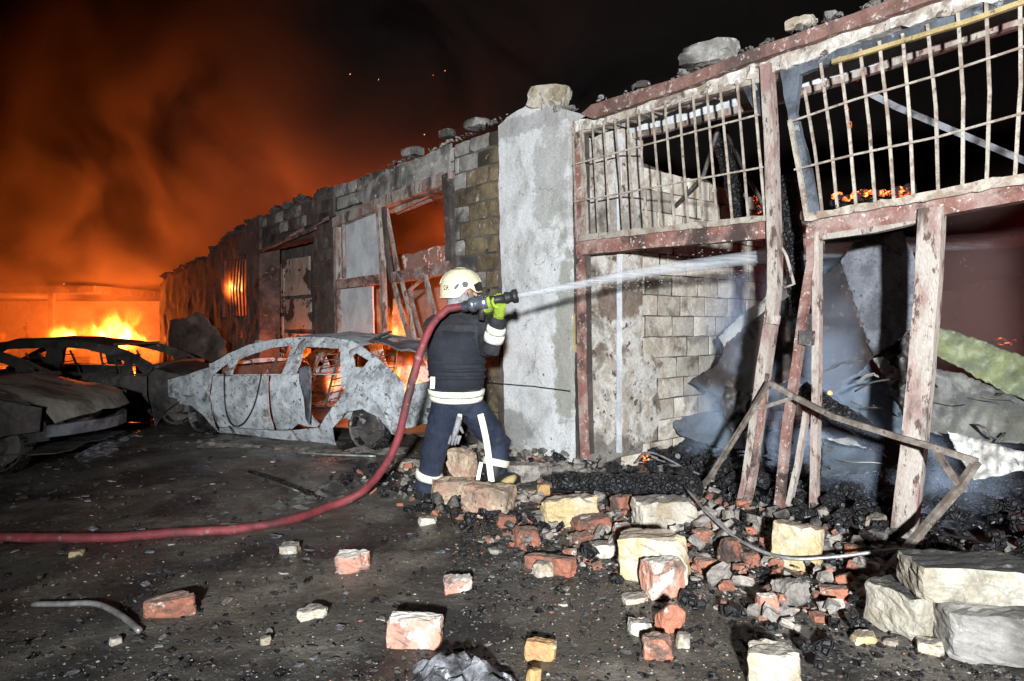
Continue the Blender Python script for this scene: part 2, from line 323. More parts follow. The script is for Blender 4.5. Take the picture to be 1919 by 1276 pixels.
def cdt(outline, holes=(), step=.1, jag=0.0):
    loops = [dens([Vector((p[0], p[1])) for p in outline], step, jag)] + [dens([Vector((p[0], p[1])) for p in h], step, jag) for h in holes]
    vs, es = [], []
    for l in loops:
        n = len(vs); vs += l; es += [(n + i, n + (i+1) % len(l)) for i in range(len(l))]
    xs = [p[0] for p in loops[0]]; ys = [p[1] for p in loops[0]]
    x = min(xs) + step / 2
    while x < max(xs):
        y = min(ys) + step / 2
        while y < max(ys):
            q = (x + rnd.uniform(-.25, .25) * step, y + rnd.uniform(-.25, .25) * step)
            if inpoly(*q, loops[0]) and not any(inpoly(*q, h) for h in loops[1:]): vs.append(Vector(q))
            y += step
        x += step
    v, e, f, *_ = geometry.delaunay_2d_cdt(vs, es, [], 0, 1e-7)
    out = []
    for t in f:
        cx = sum(v[i][0] for i in t) / len(t); cy_ = sum(v[i][1] for i in t) / len(t)
        if inpoly(cx, cy_, loops[0]) and not any(inpoly(cx, cy_, h) for h in loops[1:]): out.append(tuple(t))
    return v, out
def plate(name, outline, fmap, mat, parent=None, holes=(), step=.1, jag=0.0, smooth=False):
    """solid plate: fmap(u, v, side) -> 3-D, side 0 front / 1 back"""
    v, f = cdt(outline, holes, step, jag); n = len(v)
    V3 = [fmap(p[0], p[1], 0) for p in v] + [fmap(p[0], p[1], 1) for p in v]
    edge = {}
    for t in f:
        for i in range(len(t)):
            a, b = t[i], t[(i+1) % len(t)]; edge[(a, b)] = 1
    faces = list(f) + [tuple(n + i for i in reversed(t)) for t in f]
    for (a, b) in edge:
        if (b, a) not in edge: faces.append((b, a, n + a, n + b))
    return raw(name, V3, faces, mat, parent, smooth=smooth)
def slab(name, px, d, thick, mat, parent=None, holes=(), step=.12, jag=.012, amp=.008, fq=5.):
    """an outline on the shop front's plane, built d metres in, thick metres deep"""
    def fm(s, z, side):
        return W(s, d + (thick if side else amp * (noise.fractal(Vector((s, z, d)) * fq, 1, 2, 3))), z)
    return plate(name, [SZ(x, y, d) for x, y in px], fm, mat, parent, [[SZ(x, y, d) for x, y in h] for h in holes], step, jag)
def szslab(name, sz, d, thick, mat, parent=None, holes=(), step=.12, jag=.012, amp=.008, fq=5.):
    def fm(s, z, side): return W(s, d + (thick if side else amp * noise.fractal(Vector((s, z, d)) * fq, 1, 2, 3)), z)
    return plate(name, sz, fm, mat, parent, holes, step, jag)
def sheet(name, pts, mat, parent=None, step=6., amp=.03, fq=3., thick=.004, corr=None, jag=2.0):
    """a bent metal sheet: corners are (px, py, d); d runs smoothly between the corners"""
    arr = np.array([[1, x, y] for x, y, _ in pts]); dd = np.array([d for *_, d in pts]); cf = np.linalg.lstsq(arr, dd, rcond=None)[0]
    ctrl = [(x, y, d - (cf[0] + cf[1] * x + cf[2] * y)) for x, y, d in pts]
    def dep(x, y):
        ws = [(1 / ((x - a)**2 + (y - b)**2 + 500.), d) for a, b, d in ctrl]
        q = sum(w_ for w_, _ in ws); return cf[0] + cf[1] * x + cf[2] * y + sum(w_ * d for w_, d in ws) / q
    def fm(x, y, side):
        d = dep(x, y) + amp * noise.fractal(Vector((x / 60 * fq / 3, y / 60 * fq / 3, 1.3)), 1, 2, 3) * 2
        d -= amp * .9 * abs(noise.noise(Vector((x / 17., y / 17., 3.3)))) + amp * .35 * noise.noise(Vector((x / 6., y / 6., 7.)))
        if corr: d += corr[1] * math.sin((x * corr[2] + y * corr[3]) / corr[0])
        return P(x, y, d + (thick if side else 0))
    return plate(name, [(x, y) for x, y, _ in pts], fm, mat, parent, (), step, jag, smooth=True)
def blob(bm_r, amp, fq, subdiv=3, seed=0., sq=(1, 1, 1), power=1.0):
    bm = bmesh.new(); bmesh.ops.create_icosphere(bm, subdivisions=subdiv, radius=1)
    vs = []
    for v in bm.verts:
        p = v.co.copy(); r = 1 + amp * noise.fractal(p * fq + Vector((seed, seed, seed)), 1, 2, 4)
        vs.append(Vector((p.x * sq[0], p.y * sq[1], p.z * sq[2])) * (bm_r * r))
    fs = [tuple(x.index for x in f.verts) for f in bm.faces]; bm.free(); return vs, fs
def chunk(l, wd, h, seed, cut=.18, cuts=4, amp=.05):
    """a chipped brick or broken block, centred, standing on z = 0"""
    bm = bmesh.new(); bmesh.ops.create_cube(bm, size=1); bmesh.ops.subdivide_edges(bm, edges=bm.edges, cuts=cuts, use_grid_fill=True)
    r = random.Random(seed); mn = min(l, wd, h)
    planes = []
    for k in range(r.randint(4, 9)):
        n = Vector((r.choice((-1, 1)) * r.uniform(.5, 1), r.choice((-1, 1)) * r.uniform(.4, 1), r.choice((-1, 1)) * r.uniform(.3, 1))).normalized()
        planes.append((n, r.uniform(1 - cut * 1.25, .98)))
    vs = []
    for v in bm.verts:
        u = v.co * 2; e_ = 20.; g_ = (abs(u.x)**e_ + abs(u.y)**e_ + abs(u.z)**e_) ** (1 / e_) ; u = u * (max(abs(u.x), abs(u.y), abs(u.z)) / max(g_, 1e-6))
        p = Vector((u.x * l, u.y * wd, u.z * h)) * .5
        for n, t in planes:                      # broken corners
            sup = (abs(n.x) * l + abs(n.y) * wd + abs(n.z) * h) / 2 * t ; q = p.dot(n)
            if q > sup: p -= n * (q - sup)
        p += Vector(noise.noise_vector(p / mn * 2.2 + Vector((seed, 0, 0)))) * (amp * 1.0 * mn) + Vector(noise.noise_vector(p / mn * 6 + Vector((seed, 3, 0)))) * (amp * 1.25 * mn)
        vs.append(p)
    z0 = min(p.z for p in vs); vs = [Vector((p.x, p.y, p.z - z0)) for p in vs]
    fs = [tuple(x.index for x in f.verts) for f in bm.faces]; bm.free(); return vs, fs
def place(vs, loc, yaw=0, pitch=0, roll=0):
    m = Matrix.Translation(Vector(loc)) @ Matrix.Rotation(yaw, 4, 'Z') @ Matrix.Rotation(pitch, 4, 'Y') @ Matrix.Rotation(roll, 4, 'X')
    return [m @ v for v in vs]

# ------------------------------------------------------------------ ground
def gz(x, y):
    """height of the ground: nearly flat yard, heaped at the foot of the shop front"""
    n = noise.fractal(Vector((x, y, 0)) * .8, 1, 2, 4) * .022 + noise.fractal(Vector((x, y, 5)) * 4.5, .8, 2, 3) * .014
    d = (Vector((x, y, 0)) - P0).dot(V); s = (Vector((x, y, 0)) - P0).dot(U)
    if -3 < d < 5 and -5.5 < s < 2.2:
        heap = max(0, 1 - abs(d + .25) / .9) * max(0, min(1, (1.6 - s) / .6)) * .05
        n += heap * (.6 + noise.fractal(Vector((x, y, 9)) * 3, 1, 2, 3))
    return n
def axis(lo, hi, step, far):
    a = list(np.arange(lo, hi + 1e-6, step)); o = []; q = hi; g = step
    while q < far: g *= 1.5; q += g; o.append(q)
    b = []; q = lo; g = step
    while q > -far: g *= 1.5; q -= g; b.append(q)
    return b[::-1] + a + o
gx, gy = axis(-6.5, 5., .045, 220), axis(1.6, 8.2, .045, 220)
gv = [(x, y, gz(x, y)) for y in gy for x in gx]; nx = len(gx)
gf = [(j*nx + i, j*nx + i + 1, (j+1)*nx + i + 1, (j+1)*nx + i) for j in range(len(gy) - 1) for i in range(nx - 1)]
tag(raw('ground', gv, gf, ground_m, None, (0, 0, 0), True), 'sooty wet yard strewn with grit and ash', 'ground', kind='structure')
def onG(px, py):
    p = G(px, py); p.z = gz(p.x, p.y); return p

# ------------------------------------------------------------------ the burnt building
building = thing('burnt_building', 'long roofless burnt-out row of shops with white pillar and barred fanlights', 'building', W(5, .3, 0))
def block_wall(parent, mat, mort, fr, a0, a1, zlo, zhi, thick, bl=.4, bh=.2, off=0.0, proud=.014, g=.011, worn=.009, gv=.011):
    """courses of blocks; fr(a, d, z) -> world; zlo / zhi functions of a"""
    zmin = min(zlo(a0), zlo(a1)); k = 0
    base_poly = []
    N = max(2, int((a1 - a0) / .2))
    aa = [a0 + (a1 - a0) * i / N for i in range(N + 1)]
    base_poly = [(a, zlo(a)) for a in aa] + [(a, zhi(a) - .03) for a in reversed(aa)]
    plate('mortar_core', base_poly, lambda a, z, side: fr(a, thick - .01 if side else proud, z), mort, parent, (), .2, .006)
    z = zmin
    while z < zmin + 5:
        a = a0 - (bl / 2 if k % 2 else 0) + off
        while a < a1:
            l = bl * rnd.uniform(.86, 1.1); b0, b1 = max(a, a0), min(a + l, a1); am = (b0 + b1) / 2
            if b1 - b0 > .08 and zlo(am) - .02 <= z + bh * .3 and z + bh * .55 < zhi(am):
                t = min(z + bh - g, zhi(am) + rnd.uniform(-.02, .03)); q = max(z, zlo(am)) + g
                p = rnd.uniform(0, .008)
                mb = MB(); n = 0
                # front face as a 3 x 2 grid with worn edges, then a shallow back ring
                for j in range(3):
                    for i in range(4):
                        e = (i in (0, 3)) + (j in (0, 2))
                        mb.v.append(fr(b0 + gv + (b1 - b0 - 2*gv) * i / 3 + rnd.uniform(-.006, .006), worn * e - p + rnd.uniform(-.004, .004), q + (t - q) * j / 2 + rnd.uniform(-.006, .006)))
                ring = [0, 1, 2, 3, 7, 11, 10, 9, 8, 4]
                for i in ring:
                    jj, ii = divmod(i, 4)
                    mb.v.append(fr(b0 + gv + (b1 - b0 - 2*gv) * ii / 3, .05, q + (t - q) * jj / 2))
                mb.f = [(j*4+i, j*4+i+1, j*4+i+5, j*4+i+4) for j in range(2) for i in range(3)]
                for r_ in range(10):
                    mb.f.append((ring[r_], 12 + r_, 12 + (r_+1) % 10, ring[(r_+1) % 10]))
                mb.make('block', mat(am, z) if callable(mat) else mat, parent)
            a += l
        z += bh; k += 1
def ragged(f, amp=.06, fq=2.2, seed=0.): return lambda a: f(a) + amp * noise.fractal(Vector((a * fq, seed, 0)), 1, 2, 4)
FR = lambda a, d, z: W(a, d, z)
top36 = ragged(lambda s: 3.56 if s < 5.6 else (3.56 - (s - 5.6) * .035), .05)

pier = raw('wall_pier', *(lambda b: (b.box(W(1.15, .12, 0), U * .84, V * .3, Vector((0, 0, 3.4))), (b.v, b.f))[1])(MB()), mortar, building)
block_wall(pier, lambda a, z: brown_block if (a < 1.58 + .2 * math.sin(z * 3)) else grey_block, mortar, FR, 1.14, 1.99, lambda a: 0, top36, .4)
over = szslab('lintel', [(1.99, 3.08), (5.2, 2.98), (5.2, 3.16), (1.99, 3.24)], .02, .3, grey_block, building)
block_wall(over, grey_block, mortar, FR, 1.99, 5.2, lambda s: 3.25 - (s - 2) * .025, top36, .35)
slab('plaster_skin', [(664, 368), (720, 318), (800, 290), (845, 268), (843, 322), (760, 352), (690, 385)], -.012, .025, grey_block, over, jag=.03)
p2 = szslab('dark_pier', [(5.2, 0), (5.93, 0), (5.93, 3.2), (5.2, 3.2)], .0, .4, charred_wall, building, amp=.02)
block_wall(p2, charred_wall, mortar, lambda a, d, z: W(a, d - .03, z), 5.2, 5.93, lambda s: 2.4, top36, .4)
# second, scorched bay
o2 = szslab('lintel', [(5.93, 2.85), (8.35, 2.85), (8.35, 3.05), (5.93, 3.05)], .02, .3, charred_wall, building, amp=.02)
block_wall(o2, lambda a, z: grey_block if rnd.random() < .5 else charred_wall, mortar, FR, 5.93, 8.35, lambda s: 3.05, ragged(lambda s: 3.5, .06), .35)
for i in range(9):                              # strips of scorched facing hanging from the lintel
    a = (485 + i * 12, 470 - i * 6); b = (500 + i * 11.5, 478 - i * 5.5 + rnd.uniform(-6, 6))
    tube('hanging_strip', [P(a[0] - 10, a[1] + 8, -.05), P(b[0] + 35, b[1] - 28, -.09)], (.012, .05), redframe if i % 2 else charred_wall, o2)
szslab('pier', [(8.35, 0), (9.0, 0), (9.0, 3.4), (8.35, 3.45)], -.03, .4, charred_wall, building, amp=.02)
endw = szslab('end_wall', [(9.0, 0), (16, 0), (16, 2.5), (15.2, 2.75), (14, 2.7), (13, 2.95), (12, 2.9), (11, 3.15), (10, 3.2), (9, 3.42)], .0, .35, charred_wall, building,
       holes=[[(9.15, 1.55), (10.75, 1.55), (10.75, 2.8), (9.15, 2.8)], [(9.3, .65), (9.6, .62), (9.65, 1.15), (9.4, 1.2)], [(12.2, .95), (12.6, .9), (12.7, 1.55), (12.3, 1.5)], [(15.2, .35), (15.55, .3), (15.5, 1.7), (15.3, 1.6)]], step=.25, jag=.05, amp=.04, fq=2)
for i in range(9):
    s = 9.2 + i * .19; k = rnd.uniform(-.05, .05)
    tube('window_slat', [W(s, .05, 1.5), W(s + k, .03, 2.1), W(s + rnd.uniform(-.06, .06), .05, 2.85)], (rnd.uniform(.04, .09), .015), charred_wall, endw)
# inner walls of bay two: peeling tiled panels
bw2 = szslab('inner_wall', [(5.6, 0), (10.3, 0), (10.3, 3.1), (5.6, 3.1)], .55, .12, charred_wall, building, amp=.02)
for (a, b, z0, z1, m) in ((8.5, 9.75, 1.62, 2.6, patchy2), (7.3, 8.42, 1.95, 2.66, patchy2), (7.25, 8.42, 1.3, 1.88, patchy2), (8.55, 9.7, .9, 1.55, patchy2), (7.2, 8.45, .5, 1.22, patchy2), (8.5, 9.8, .2, .82, patchy)):
    szslab('wall_panel', [(a, z0), (b, z0), (b, z1), (a, z1)], .5, .04, m, bw2, jag=.012, step=.2)
tube('shelf_bracket', [W(8.3, .3, 1.12), W(7.2, .25, 1.02), W(6.0, .3, .95)], (.05, .04), charred_wall, bw2)
tube('shelf_bracket', [W(6.4, .25, 2.75), W(6.15, .25, 1.6), W(6.0, .2, .9)], (.06, .05), charred_wall, bw2)

# --- the window bay
def fbar(name, pts, wd, th, d, mat, parent, nz=.004):
    """a bar lying in the front's plane through pixels"""
    q = [P(*p[:2], p[2] if len(p) > 2 else d) for p in pts]
    fine = []
    for a, b in zip(q, q[1:]):
        k = max(1, int((b - a).length / .12)); fine += [a.lerp(b, i / k) for i in range(k)]
    fine.append(q[-1])
    mb = MB(); mb.sweep(fine, (wd, th), ref=-V, nz=nz); return mb.make(name, mat, parent)
win = fbar('window_frame', [(628, 418), (740, 371), (846, 331)], .15, .10, .0, paleframe, building)
fbar('frame_stile', [(632, 415), (633, 530), (636, 660)], .09, .1, .03, paleframe, win)
fbar('frame_stile', [(643, 412), (644, 520)], .05, .05, .0, paleframe, win)
fbar('frame_stile', [(845, 328), (851, 415), (853, 506)], .12, .2, .04, charred_wall, win)
fbar('frame_rail', [(634, 533), (714, 523)], .14, .08, -.02, redframe, win)
fbar('frame_rail', [(738, 521), (795, 511), (849, 500)], .15, .09, -.02, redframe, win)
fbar('mullion', [(709, 385), (716, 470), (719, 560), (721, 648)], .075, .07, -.06, paleframe, win)
fbar('mullion', [(719, 381), (725, 470), (735, 527)], .07, .05, -.02, charred_wall, win)
fbar('mullion', [(722, 383), (735, 450), (745, 512)], .035, .05, .02, paleframe, win)
slab('window_panel', [(636, 415), (713, 398), (713, 520), (636, 529)], .06, .02, white, win, jag=.004)
slab('window_panel', [(638, 540), (698, 536), (700, 640), (640, 640)], .06, .02, white, win, jag=.006)
slab('hanging_lath', [(735, 392), (822, 352), (826, 356), (740, 398)], .1, .03, paleframe, win, jag=.004)
slab('hanging_lath', [(740, 398), (805, 372), (808, 376), (742, 402)], .18, .03, redframe, win, jag=.004)
for pts, wd, m in (([(738, 532, -.1), (754, 590, -.14), (771, 648, -.2)], .06, paleframe), ([(753, 528, -.05), (764, 570, -.05), (780, 650, -.1)], .05, paleframe),
                   ([(767, 545, -.08), (778, 590, -.1), (793, 640, -.16)], .045, redframe), ([(797, 517, -.12), (806, 556, -.14), (818, 598, -.16)], .065, paleframe), ([(766, 545, -.06), (795, 521, -.06)], .03, redframe)):
    fbar('broken_lath', pts, wd, .035, 0, m, win)
# room behind it: scorched partition walls facing the fire
rb = szslab('inner_wall', [(1.9, 0), (7.6, 0), (7.6, 2.35), (6.4, 2.5), (5.2, 2.55), (4.2, 2.62), (3, 2.5), (1.9, 2.6)], 1.2, .2, patchy, building, step=.2, jag=.05, amp=.02)
sheet('glow_tinted_board', [(700, 534, .5), (728, 530, .55), (732, 655, .6), (702, 655, .5)], orange_sheet, rb, step=8)  # orange of the fire glow painted on the boards
sheet('glow_tinted_board', [(736, 560, .5), (756, 560, .6), (762, 655, .6), (736, 655, .5)], orange_sheet, rb, step=8)

# --- the white pillar
pil = slab('plastered_pillar', [(934, 236), (960, 212), (1000, 190), (1064, 206), (1066, 420), (1071, 878), (1010, 862), (947, 848), (941, 560), (936, 420)], -.06, .5, plaster, building, step=.07, jag=.006, amp=.012, fq=4)
fbar('crack_wire', [(905, 716, -.09), (1000, 724, -.075), (1068, 733, -.075)], .012, .008, 0, rubber, pil, nz=.003)
fbar('corner_post', [(1076, 236), (1078, 500), (1079, 870)], .10, .10, .05, charred_wall, building)
fbar('foam_strip', [(1075, 588, .0), (1076, 660, 0)], .04, .03, 0, yellowed, pil)
# pier end behind the frame and the dividing wall of limestone blocks
pj = slab('pier_end', [(1098, 262), (1166, 240), (1166, 855), (1098, 880)], .16, .3, jamb, building, step=.09, jag=.01, amp=.02, fq=5)
fbar('corner_bead', [(1160, 250), (1161, 480), (1160, 848)], .05, .02, .15, white, pj)
dw_s = SZ(1164, 600, .2)[0]
FD = lambda a, d, z: W(dw_s + .40 - .40 + d, .2 + a, z)        # a runs into the building, d into the wall
dwall = raw('dividing_wall', *(lambda b: (b.box(W(dw_s + .1, .48, 0), U * .25, V * 3.9, Vector((0, 0, 2.4))), (b.v, b.f))[1])(MB()), mortar, building)
block_wall(dwall, lime, mortar, FD, .0, 4.2, lambda a: 0, ragged(lambda a: 3.02 - a * .06, .16, 1.6, 4.), .35, bl=.42, bh=.21, proud=.013, g=.006, worn=.003, gv=.016)
# rear wall of the burnt shops, low and black
szslab('rear_wall', [(-.4, 0), (-9, 0), (-9, 1.7), (-7, 2.0), (-5, 1.6), (-3, 2.1), (-1.5, 1.8), (-.4, 2.2)], 5.2, .3, charred_wall, building, step=.3, jag=.06, amp=.05, fq=2)
szslab('rear_wall', [(1.9, 0), (15.9, 0), (15.9, 1.8), (12, 2.2), (9, 2.4), (6, 2.3), (1.9, 2.5)], 5.2, .3, charred_wall, building, step=.5, jag=.06, amp=.05, fq=2)

# --- lintels over the barred bays
ex = lambda x, y0, x0, k: (x, y0 + (x - x0) * k)
beam = slab('rust_lintel', [(1088, 214), (1108, 196), (1290, 139), (1400, 95), (1650, 6), (2140, -174), (2140, -140), (1640, 38), (1400, 118), (1290, 162), (1110, 222)], -.1, .16, rust, building, step=.08, jag=.004, amp=.006, fq=9)
slab('mortar_band', [(1075, 226), (1110, 222), (1290, 162), (1400, 118), (1640, 38), (2140, -140), (2140, -78), (1640, 66), (1440, 140), (1420, 145), (1080, 248)], -.04, .2, jamb, building, step=.05, jag=.014, amp=.035, fq=9)
slab('rear_lintel', [(1120, 232), (1440, 138), (2140, -127), (2140, -31), (1440, 192), (1160, 262)], .34, .12, white, building, step=.1, jag=.006)
slab('lintel_lip', [(1150, 258), (1440, 184), (2140, -40), (2140, -29), (1440, 198), (1150, 268)], .30, .05, paleframe, building, step=.1, jag=.008)
szslab('end_pier', [(-4.14, 0), (-4.8, 0), (-4.8, 3.5), (-4.14, 3.55)], -.08, .5, plaster, building, step=.12, jag=.01, amp=.015)
szslab('end_pier_wall', [(-4.8, 0), (-9, 0), (-9, 3.1), (-7, 3.4), (-4.8, 3.45)], .0, .35, grey_block, building, step=.25, jag=.03, amp=.02)
# crumbled mortar and stones along the top of the wall
crust = MB()
for i in range(1100):
    px = rnd.uniform(640, 1990)
    line = np.interp(px, [640, 850, 935, 1000, 1065, 1110, 1290, 1400, 1650, 1990], [346, 262, 222, 196, 208, 190, 134, 90, 0, -126])
    d = rnd.uniform(-.06, .25) if px < 1075 else rnd.uniform(-.08, .05); p = P(px, line + rnd.uniform(-1, 9), d); r = .006 + .06 * rnd.random() ** 4
    if noise.noise(Vector((px / 45., 0, 2))) < -.08 + .3 * (r > .03): continue
    vs, fs = chunk(r * rnd.uniform(1, 2), r * 1.4, r, i, cuts=1, amp=.12); n = len(crust.v)
    crust.v += place(vs, p, rnd.uniform(0, 6), rnd.uniform(-.4, .4)); crust.f += [tuple(n + k for k in f) for f in fs]
cr = crust.make('crumbled_mortar', grey_block, building); cr['kind'] = 'stuff'
def topstone(px, py, wpx, hpx, d, mat, label, yaw=.6, seed=1, tilt=0.0):
    b = P(px, py, d); k = b.y / F
    vs, fs = chunk(wpx * k * 1.05, wpx * k * .6, hpx * k, seed, cut=.25, amp=.07)
    tag(raw('masonry_chunk', place(vs, b, math.atan2(U.y, U.x) + yaw, tilt), fs, mat), label, 'rubble', 'loose masonry on top of the wall')
topstone(1027, 210, 72, 42, .05, stone_white, 'pale angular chunk sitting on top of the white pillar', .3, 3, -.15)
topstone(1330, 126, 98, 40, -.02, grey_block, 'large sooty slab lying on the rust brown lintel', .1, 5, -.1)
topstone(1500, 56, 46, 20, -.04, stone_white, 'small clean white block lying on the rust brown lintel', .0, 9)
topstone(773, 294, 40, 15, .1, grey_block, 'flat grey stone on the wall top above the window', .1, 12)
topstone(838, 258, 28, 14, .1, grey_block, 'small grey stone on the wall top beside the flat one', .2, 15)
topstone(893, 240, 44, 15, .1, grey_block, 'wide grey capping stone on the wall top left of the pillar', .1, 18)
for i in range(26):
    px = rnd.uniform(300, 612); line = np.interp(px, [300, 400, 450, 560, 612], [522, 474, 424, 372, 352]); p = P(px, line + 6, .15); k = p.y / F
    vs, fs = blob(1, .55, 1.6, 3, i * 3., (rnd.uniform(8, 24) * k, .14, rnd.uniform(4, 9) * k))
    o = raw('charred_roof_lump', place(vs, p, rnd.uniform(0, 3)), fs, charred_wall); tag(o, 'black burnt lump on the far end of the wall top', 'rubble', 'burnt lumps along the far wall top')

# --- barred fanlight one
g1 = slab('fanlight_frame', [(1072, 232), (1434, 126), (1436, 150), (1300, 186), (1160, 226), (1088, 250), (1098, 446), (1440, 404), (1442, 412), (1086, 452)], -.03, .05, barash, building, step=.06, jag=.005, amp=.006, fq=12)
def lerp2(a, b, t): return (a[0] + (b[0] - a[0]) * t, a[1] + (b[1] - a[1]) * t)
tops = [(1073, 238), (1091, 240), (1110, 232), (1131, 226), (1152, 220), (1176, 213), (1197, 205), (1222, 197), (1246, 189), (1273, 181), (1298, 173), (1324, 165), (1349, 158), (1381, 150)]
bots = [(1080, 446), (1101, 442), (1121, 440), (1142, 438), (1168, 435), (1188, 432), (1213, 429), (1238, 426), (1264, 423), (1290, 419), (1317, 416), (1344, 413), (1372, 410), (1402, 407)]
for a, b in zip(tops, bots):
    m = lerp2(a, b, .5); fbar('grille_bar', [a, (m[0] + rnd.uniform(-1.5, 1.5), m[1]), b], .018, .009, -.05, barash, g1, nz=.002)
fbar('grille_bar', [(1411, 146), (1420, 250), (1434, 404)], .019, .010, -.05, barash, g1, nz=.002)
fbar('grille_rod', [(1072, 309), (1160, 285), (1300, 247), (1421, 215)], .014, .010, -.060, barash, g1, nz=.002)
fbar('grille_rod', [(1075, 378), (1167, 362), (1300, 337), (1430, 313)], .014, .010, -.060, barash, g1, nz=.002)
slab('corner_plate', [(1384, 148), (1428, 136), (1432, 218), (1418, 216), (1402, 186)], -.02, .012, bluesteel, g1, jag=.004)
slab('transom_rail', [(1084, 450), (1442, 410), (1446, 446), (1200, 466), (1088, 478)], -.05, .09, redframe, building, step=.08, jag=.004, amp=.005, fq=9)
slab('transom_lip', [(1084, 440), (1438, 402), (1442, 413), (1085, 452)], -.08, .05, barash, building, step=.06, jag=.005, amp=.008, fq=12)
fbar('door_stile', [(1086, 236), (1090, 480), (1092, 700), (1098, 858)], .07, .08, .0, redframe, building)
fbar('door_stile', [(1098, 250), (1101, 480), (1104, 700), (1108, 850)], .03, .06, .05, charred_wall, building)
# --- barred fanlight two
g2 = slab('fanlight_frame', [(1461, 132), (1480, 122), (1800, 22), (2140, -96), (2140, -72), (1800, 46), (1560, 116), (1498, 140), (1490, 210), (1540, 400), (1512, 408)], -.03, .05, bluesteel, building, step=.06, jag=.004, amp=.005, fq=12)
fbar('yellowed_edge', [(1560, 117), (1800, 45), (2140, -72)], .03, .03, -.06, yellowed, g2)
fbar('stile_edge', [(1480, 225), (1498, 320), (1512, 404)], .03, .03, -.05, barash, g2)
t2 = [(1508, 170), (1538, 118), (1573, 106), (1612, 92), (1648, 77), (1691, 63), (1738, 45), (1795, 24), (1848, 4), (1912, -14)]
b2 = [(1541, 395), (1569, 389), (1604, 383), (1640, 379), (1675, 374), (1712, 367), (1758, 358), (1804, 346), (1849, 340), (1902, 332)]
for i, (a, b) in enumerate(zip(t2, b2)):
    m = lerp2(a, b, .5); fbar('grille_bar', [a, (m[0] + (3 if i < 6 else 6), m[1]), b], .019, .010, -.05, barash, g2, nz=.002)
for x_ in (1972, 2040, 2108): fbar('grille_bar', [(x_ + 4, -14 - (x_ - 1912) * .34), (x_, 150), (x_ - 6, 332 - (x_ - 1902) * .18)], .019, .010, -.05, barash, g2, nz=.002)
fbar('grille_rod', [(1482, 228), (1600, 187), (1760, 140), (2140, 14)], .014, .010, -.060, barash, g2, nz=.002)
fbar('grille_rod', [(1488, 318), (1600, 290), (1760, 256), (2140, 150)], .014, .010, -.060, barash, g2, nz=.002)
slab('transom_rail', [(1508, 412), (1745, 372), (2140, 301), (2140, 335), (1760, 404), (1745, 408), (1540, 438), (1516, 436)], -.05, .1, redframe, building, step=.07, jag=.004, amp=.006, fq=9)
slab('transom_lip', [(1506, 402), (1700, 366), (1780, 350), (1840, 336), (2140, 290), (2140, 303), (1745, 374), (1508, 414)], -.09, .07, barash, building, step=.05, jag=.008, amp=.014, fq=12)
fbar('door_head', [(1536, 444), (1640, 430), (1742, 406)], .05, .05, -.02, paleframe, building)
# --- bent steel posts between and right of the bays
fbar('bent_post', [(1438, 122, -.04), (1446, 260, -.04), (1450, 400, -.05), (1453, 470, -.06), (1452, 540, -.08), (1446, 600, -.10), (1432, 690, -.13), (1419, 790, -.16), (1403, 905, -.2), (1381, 992, -.22)], .075, .09, 0, paleframe, building)
fbar('bent_post', [(1431, 124, -.045), (1438, 260, -.045), (1442, 430, -.055)], .03, .05, -.07, bluesteel, building)
fbar('bent_post', [(1437, 700, -.16), (1423, 800, -.21), (1407, 905, -.25), (1385, 990, -.27)], .03, .03, 0, redframe, building)
fbar('bent_post', [(1521, 425, -.03), (1522, 490, -.03), (1508, 570, -.05), (1494, 680, -.07), (1476, 790, -.1), (1459, 960, -.12)], .055, .06, 0, redframe, building)
fbar('bent_post', [(1531, 436, -.02), (1532, 560, -.02), (1531, 690, -.02), (1530, 760, .02), (1526, 952, .04)], .05, .06, 0, paleframe, building)
fbar('bent_post', [(1512, 770, .05), (1496, 870, .02), (1475, 962, 0)], .035, .05, 0, paleframe, building)
fbar('door_post', [(1747, 390, -.04), (1741, 520, -.05), (1727, 700, -.08), (1712, 850, -.12), (1693, 1006, -.18)], .135, .08, 0, paleframe, building)
fbar('door_post', [(1733, 410, -.02), (1727, 560, -.03), (1712, 720, -.06)], .03, .08, 0, bluesteel, building)
fbar('hinge', [(1438, 598, -.16), (1460, 600, -.16)], .06, .03, 0, paleframe, building)
fbar('door_lock', [(1500, 632, -.1), (1524, 634, -.1)], .10, .05, 0, soot_metal, building)
tube('handle', [P(1458, 452, 0), P(1474, 480, -.05), P(1488, 532, -.05), P(1468, 540, -.03)], .012, paleframe, building)
fbar('floor_rail', [(1470, 955, .05), (1560, 968, -.05), (1620, 985, -.1)], .07, .05, 0, soot_metal, building)

# ------------------------------------------------------------------ wreckage inside
charred_log_n = [0]
def log(pts, r, label, name='charred_beam', seg=14):
    line = []
    for a, b in zip(pts, pts[1:]):
        k = max(2, int((b - a).length / .025)); line += [a.lerp(b, i / k) for i in range(k)]
    line.append(pts[-1]); mb = MB(); mb.sweep(line, r, seg)
    for i, v in enumerate(mb.v):                   # alligator char: deep cracked cells
        c = noise.voronoi(v * 22)[0]; mb.v[i] = v + Vector(noise.noise_vector(v * 9)) * r * .28 + Vector(noise.noise_vector(v * 45)) * r * .16
    return tag(mb.make(name, char), label, 'beam')
log([A(1040, 905, 5.45), A(1180, 908, 5.25), A(1312, 912, 5.0)], .085, 'thick black charred log lying along the shop threshold')
log([P(1500, 735, .45), P(1600, 790, .5), P(1690, 850, .55)], .085, 'black charred roof beam leaning behind the bent door posts')
vs, fs = blob(.016, .3, 2, 2, 3.); tag(raw('ember', place(vs, P(1556, 736, .34)), fs, ember_hot), 'orange ember glowing on the leaning charred beam', 'ember')
log([P(1338, 235, 1.1), P(1362, 300, 1.1), P(1392, 420, 1.2)], .075, 'black burnt upright post behind the barred fanlight', 'charred_post')
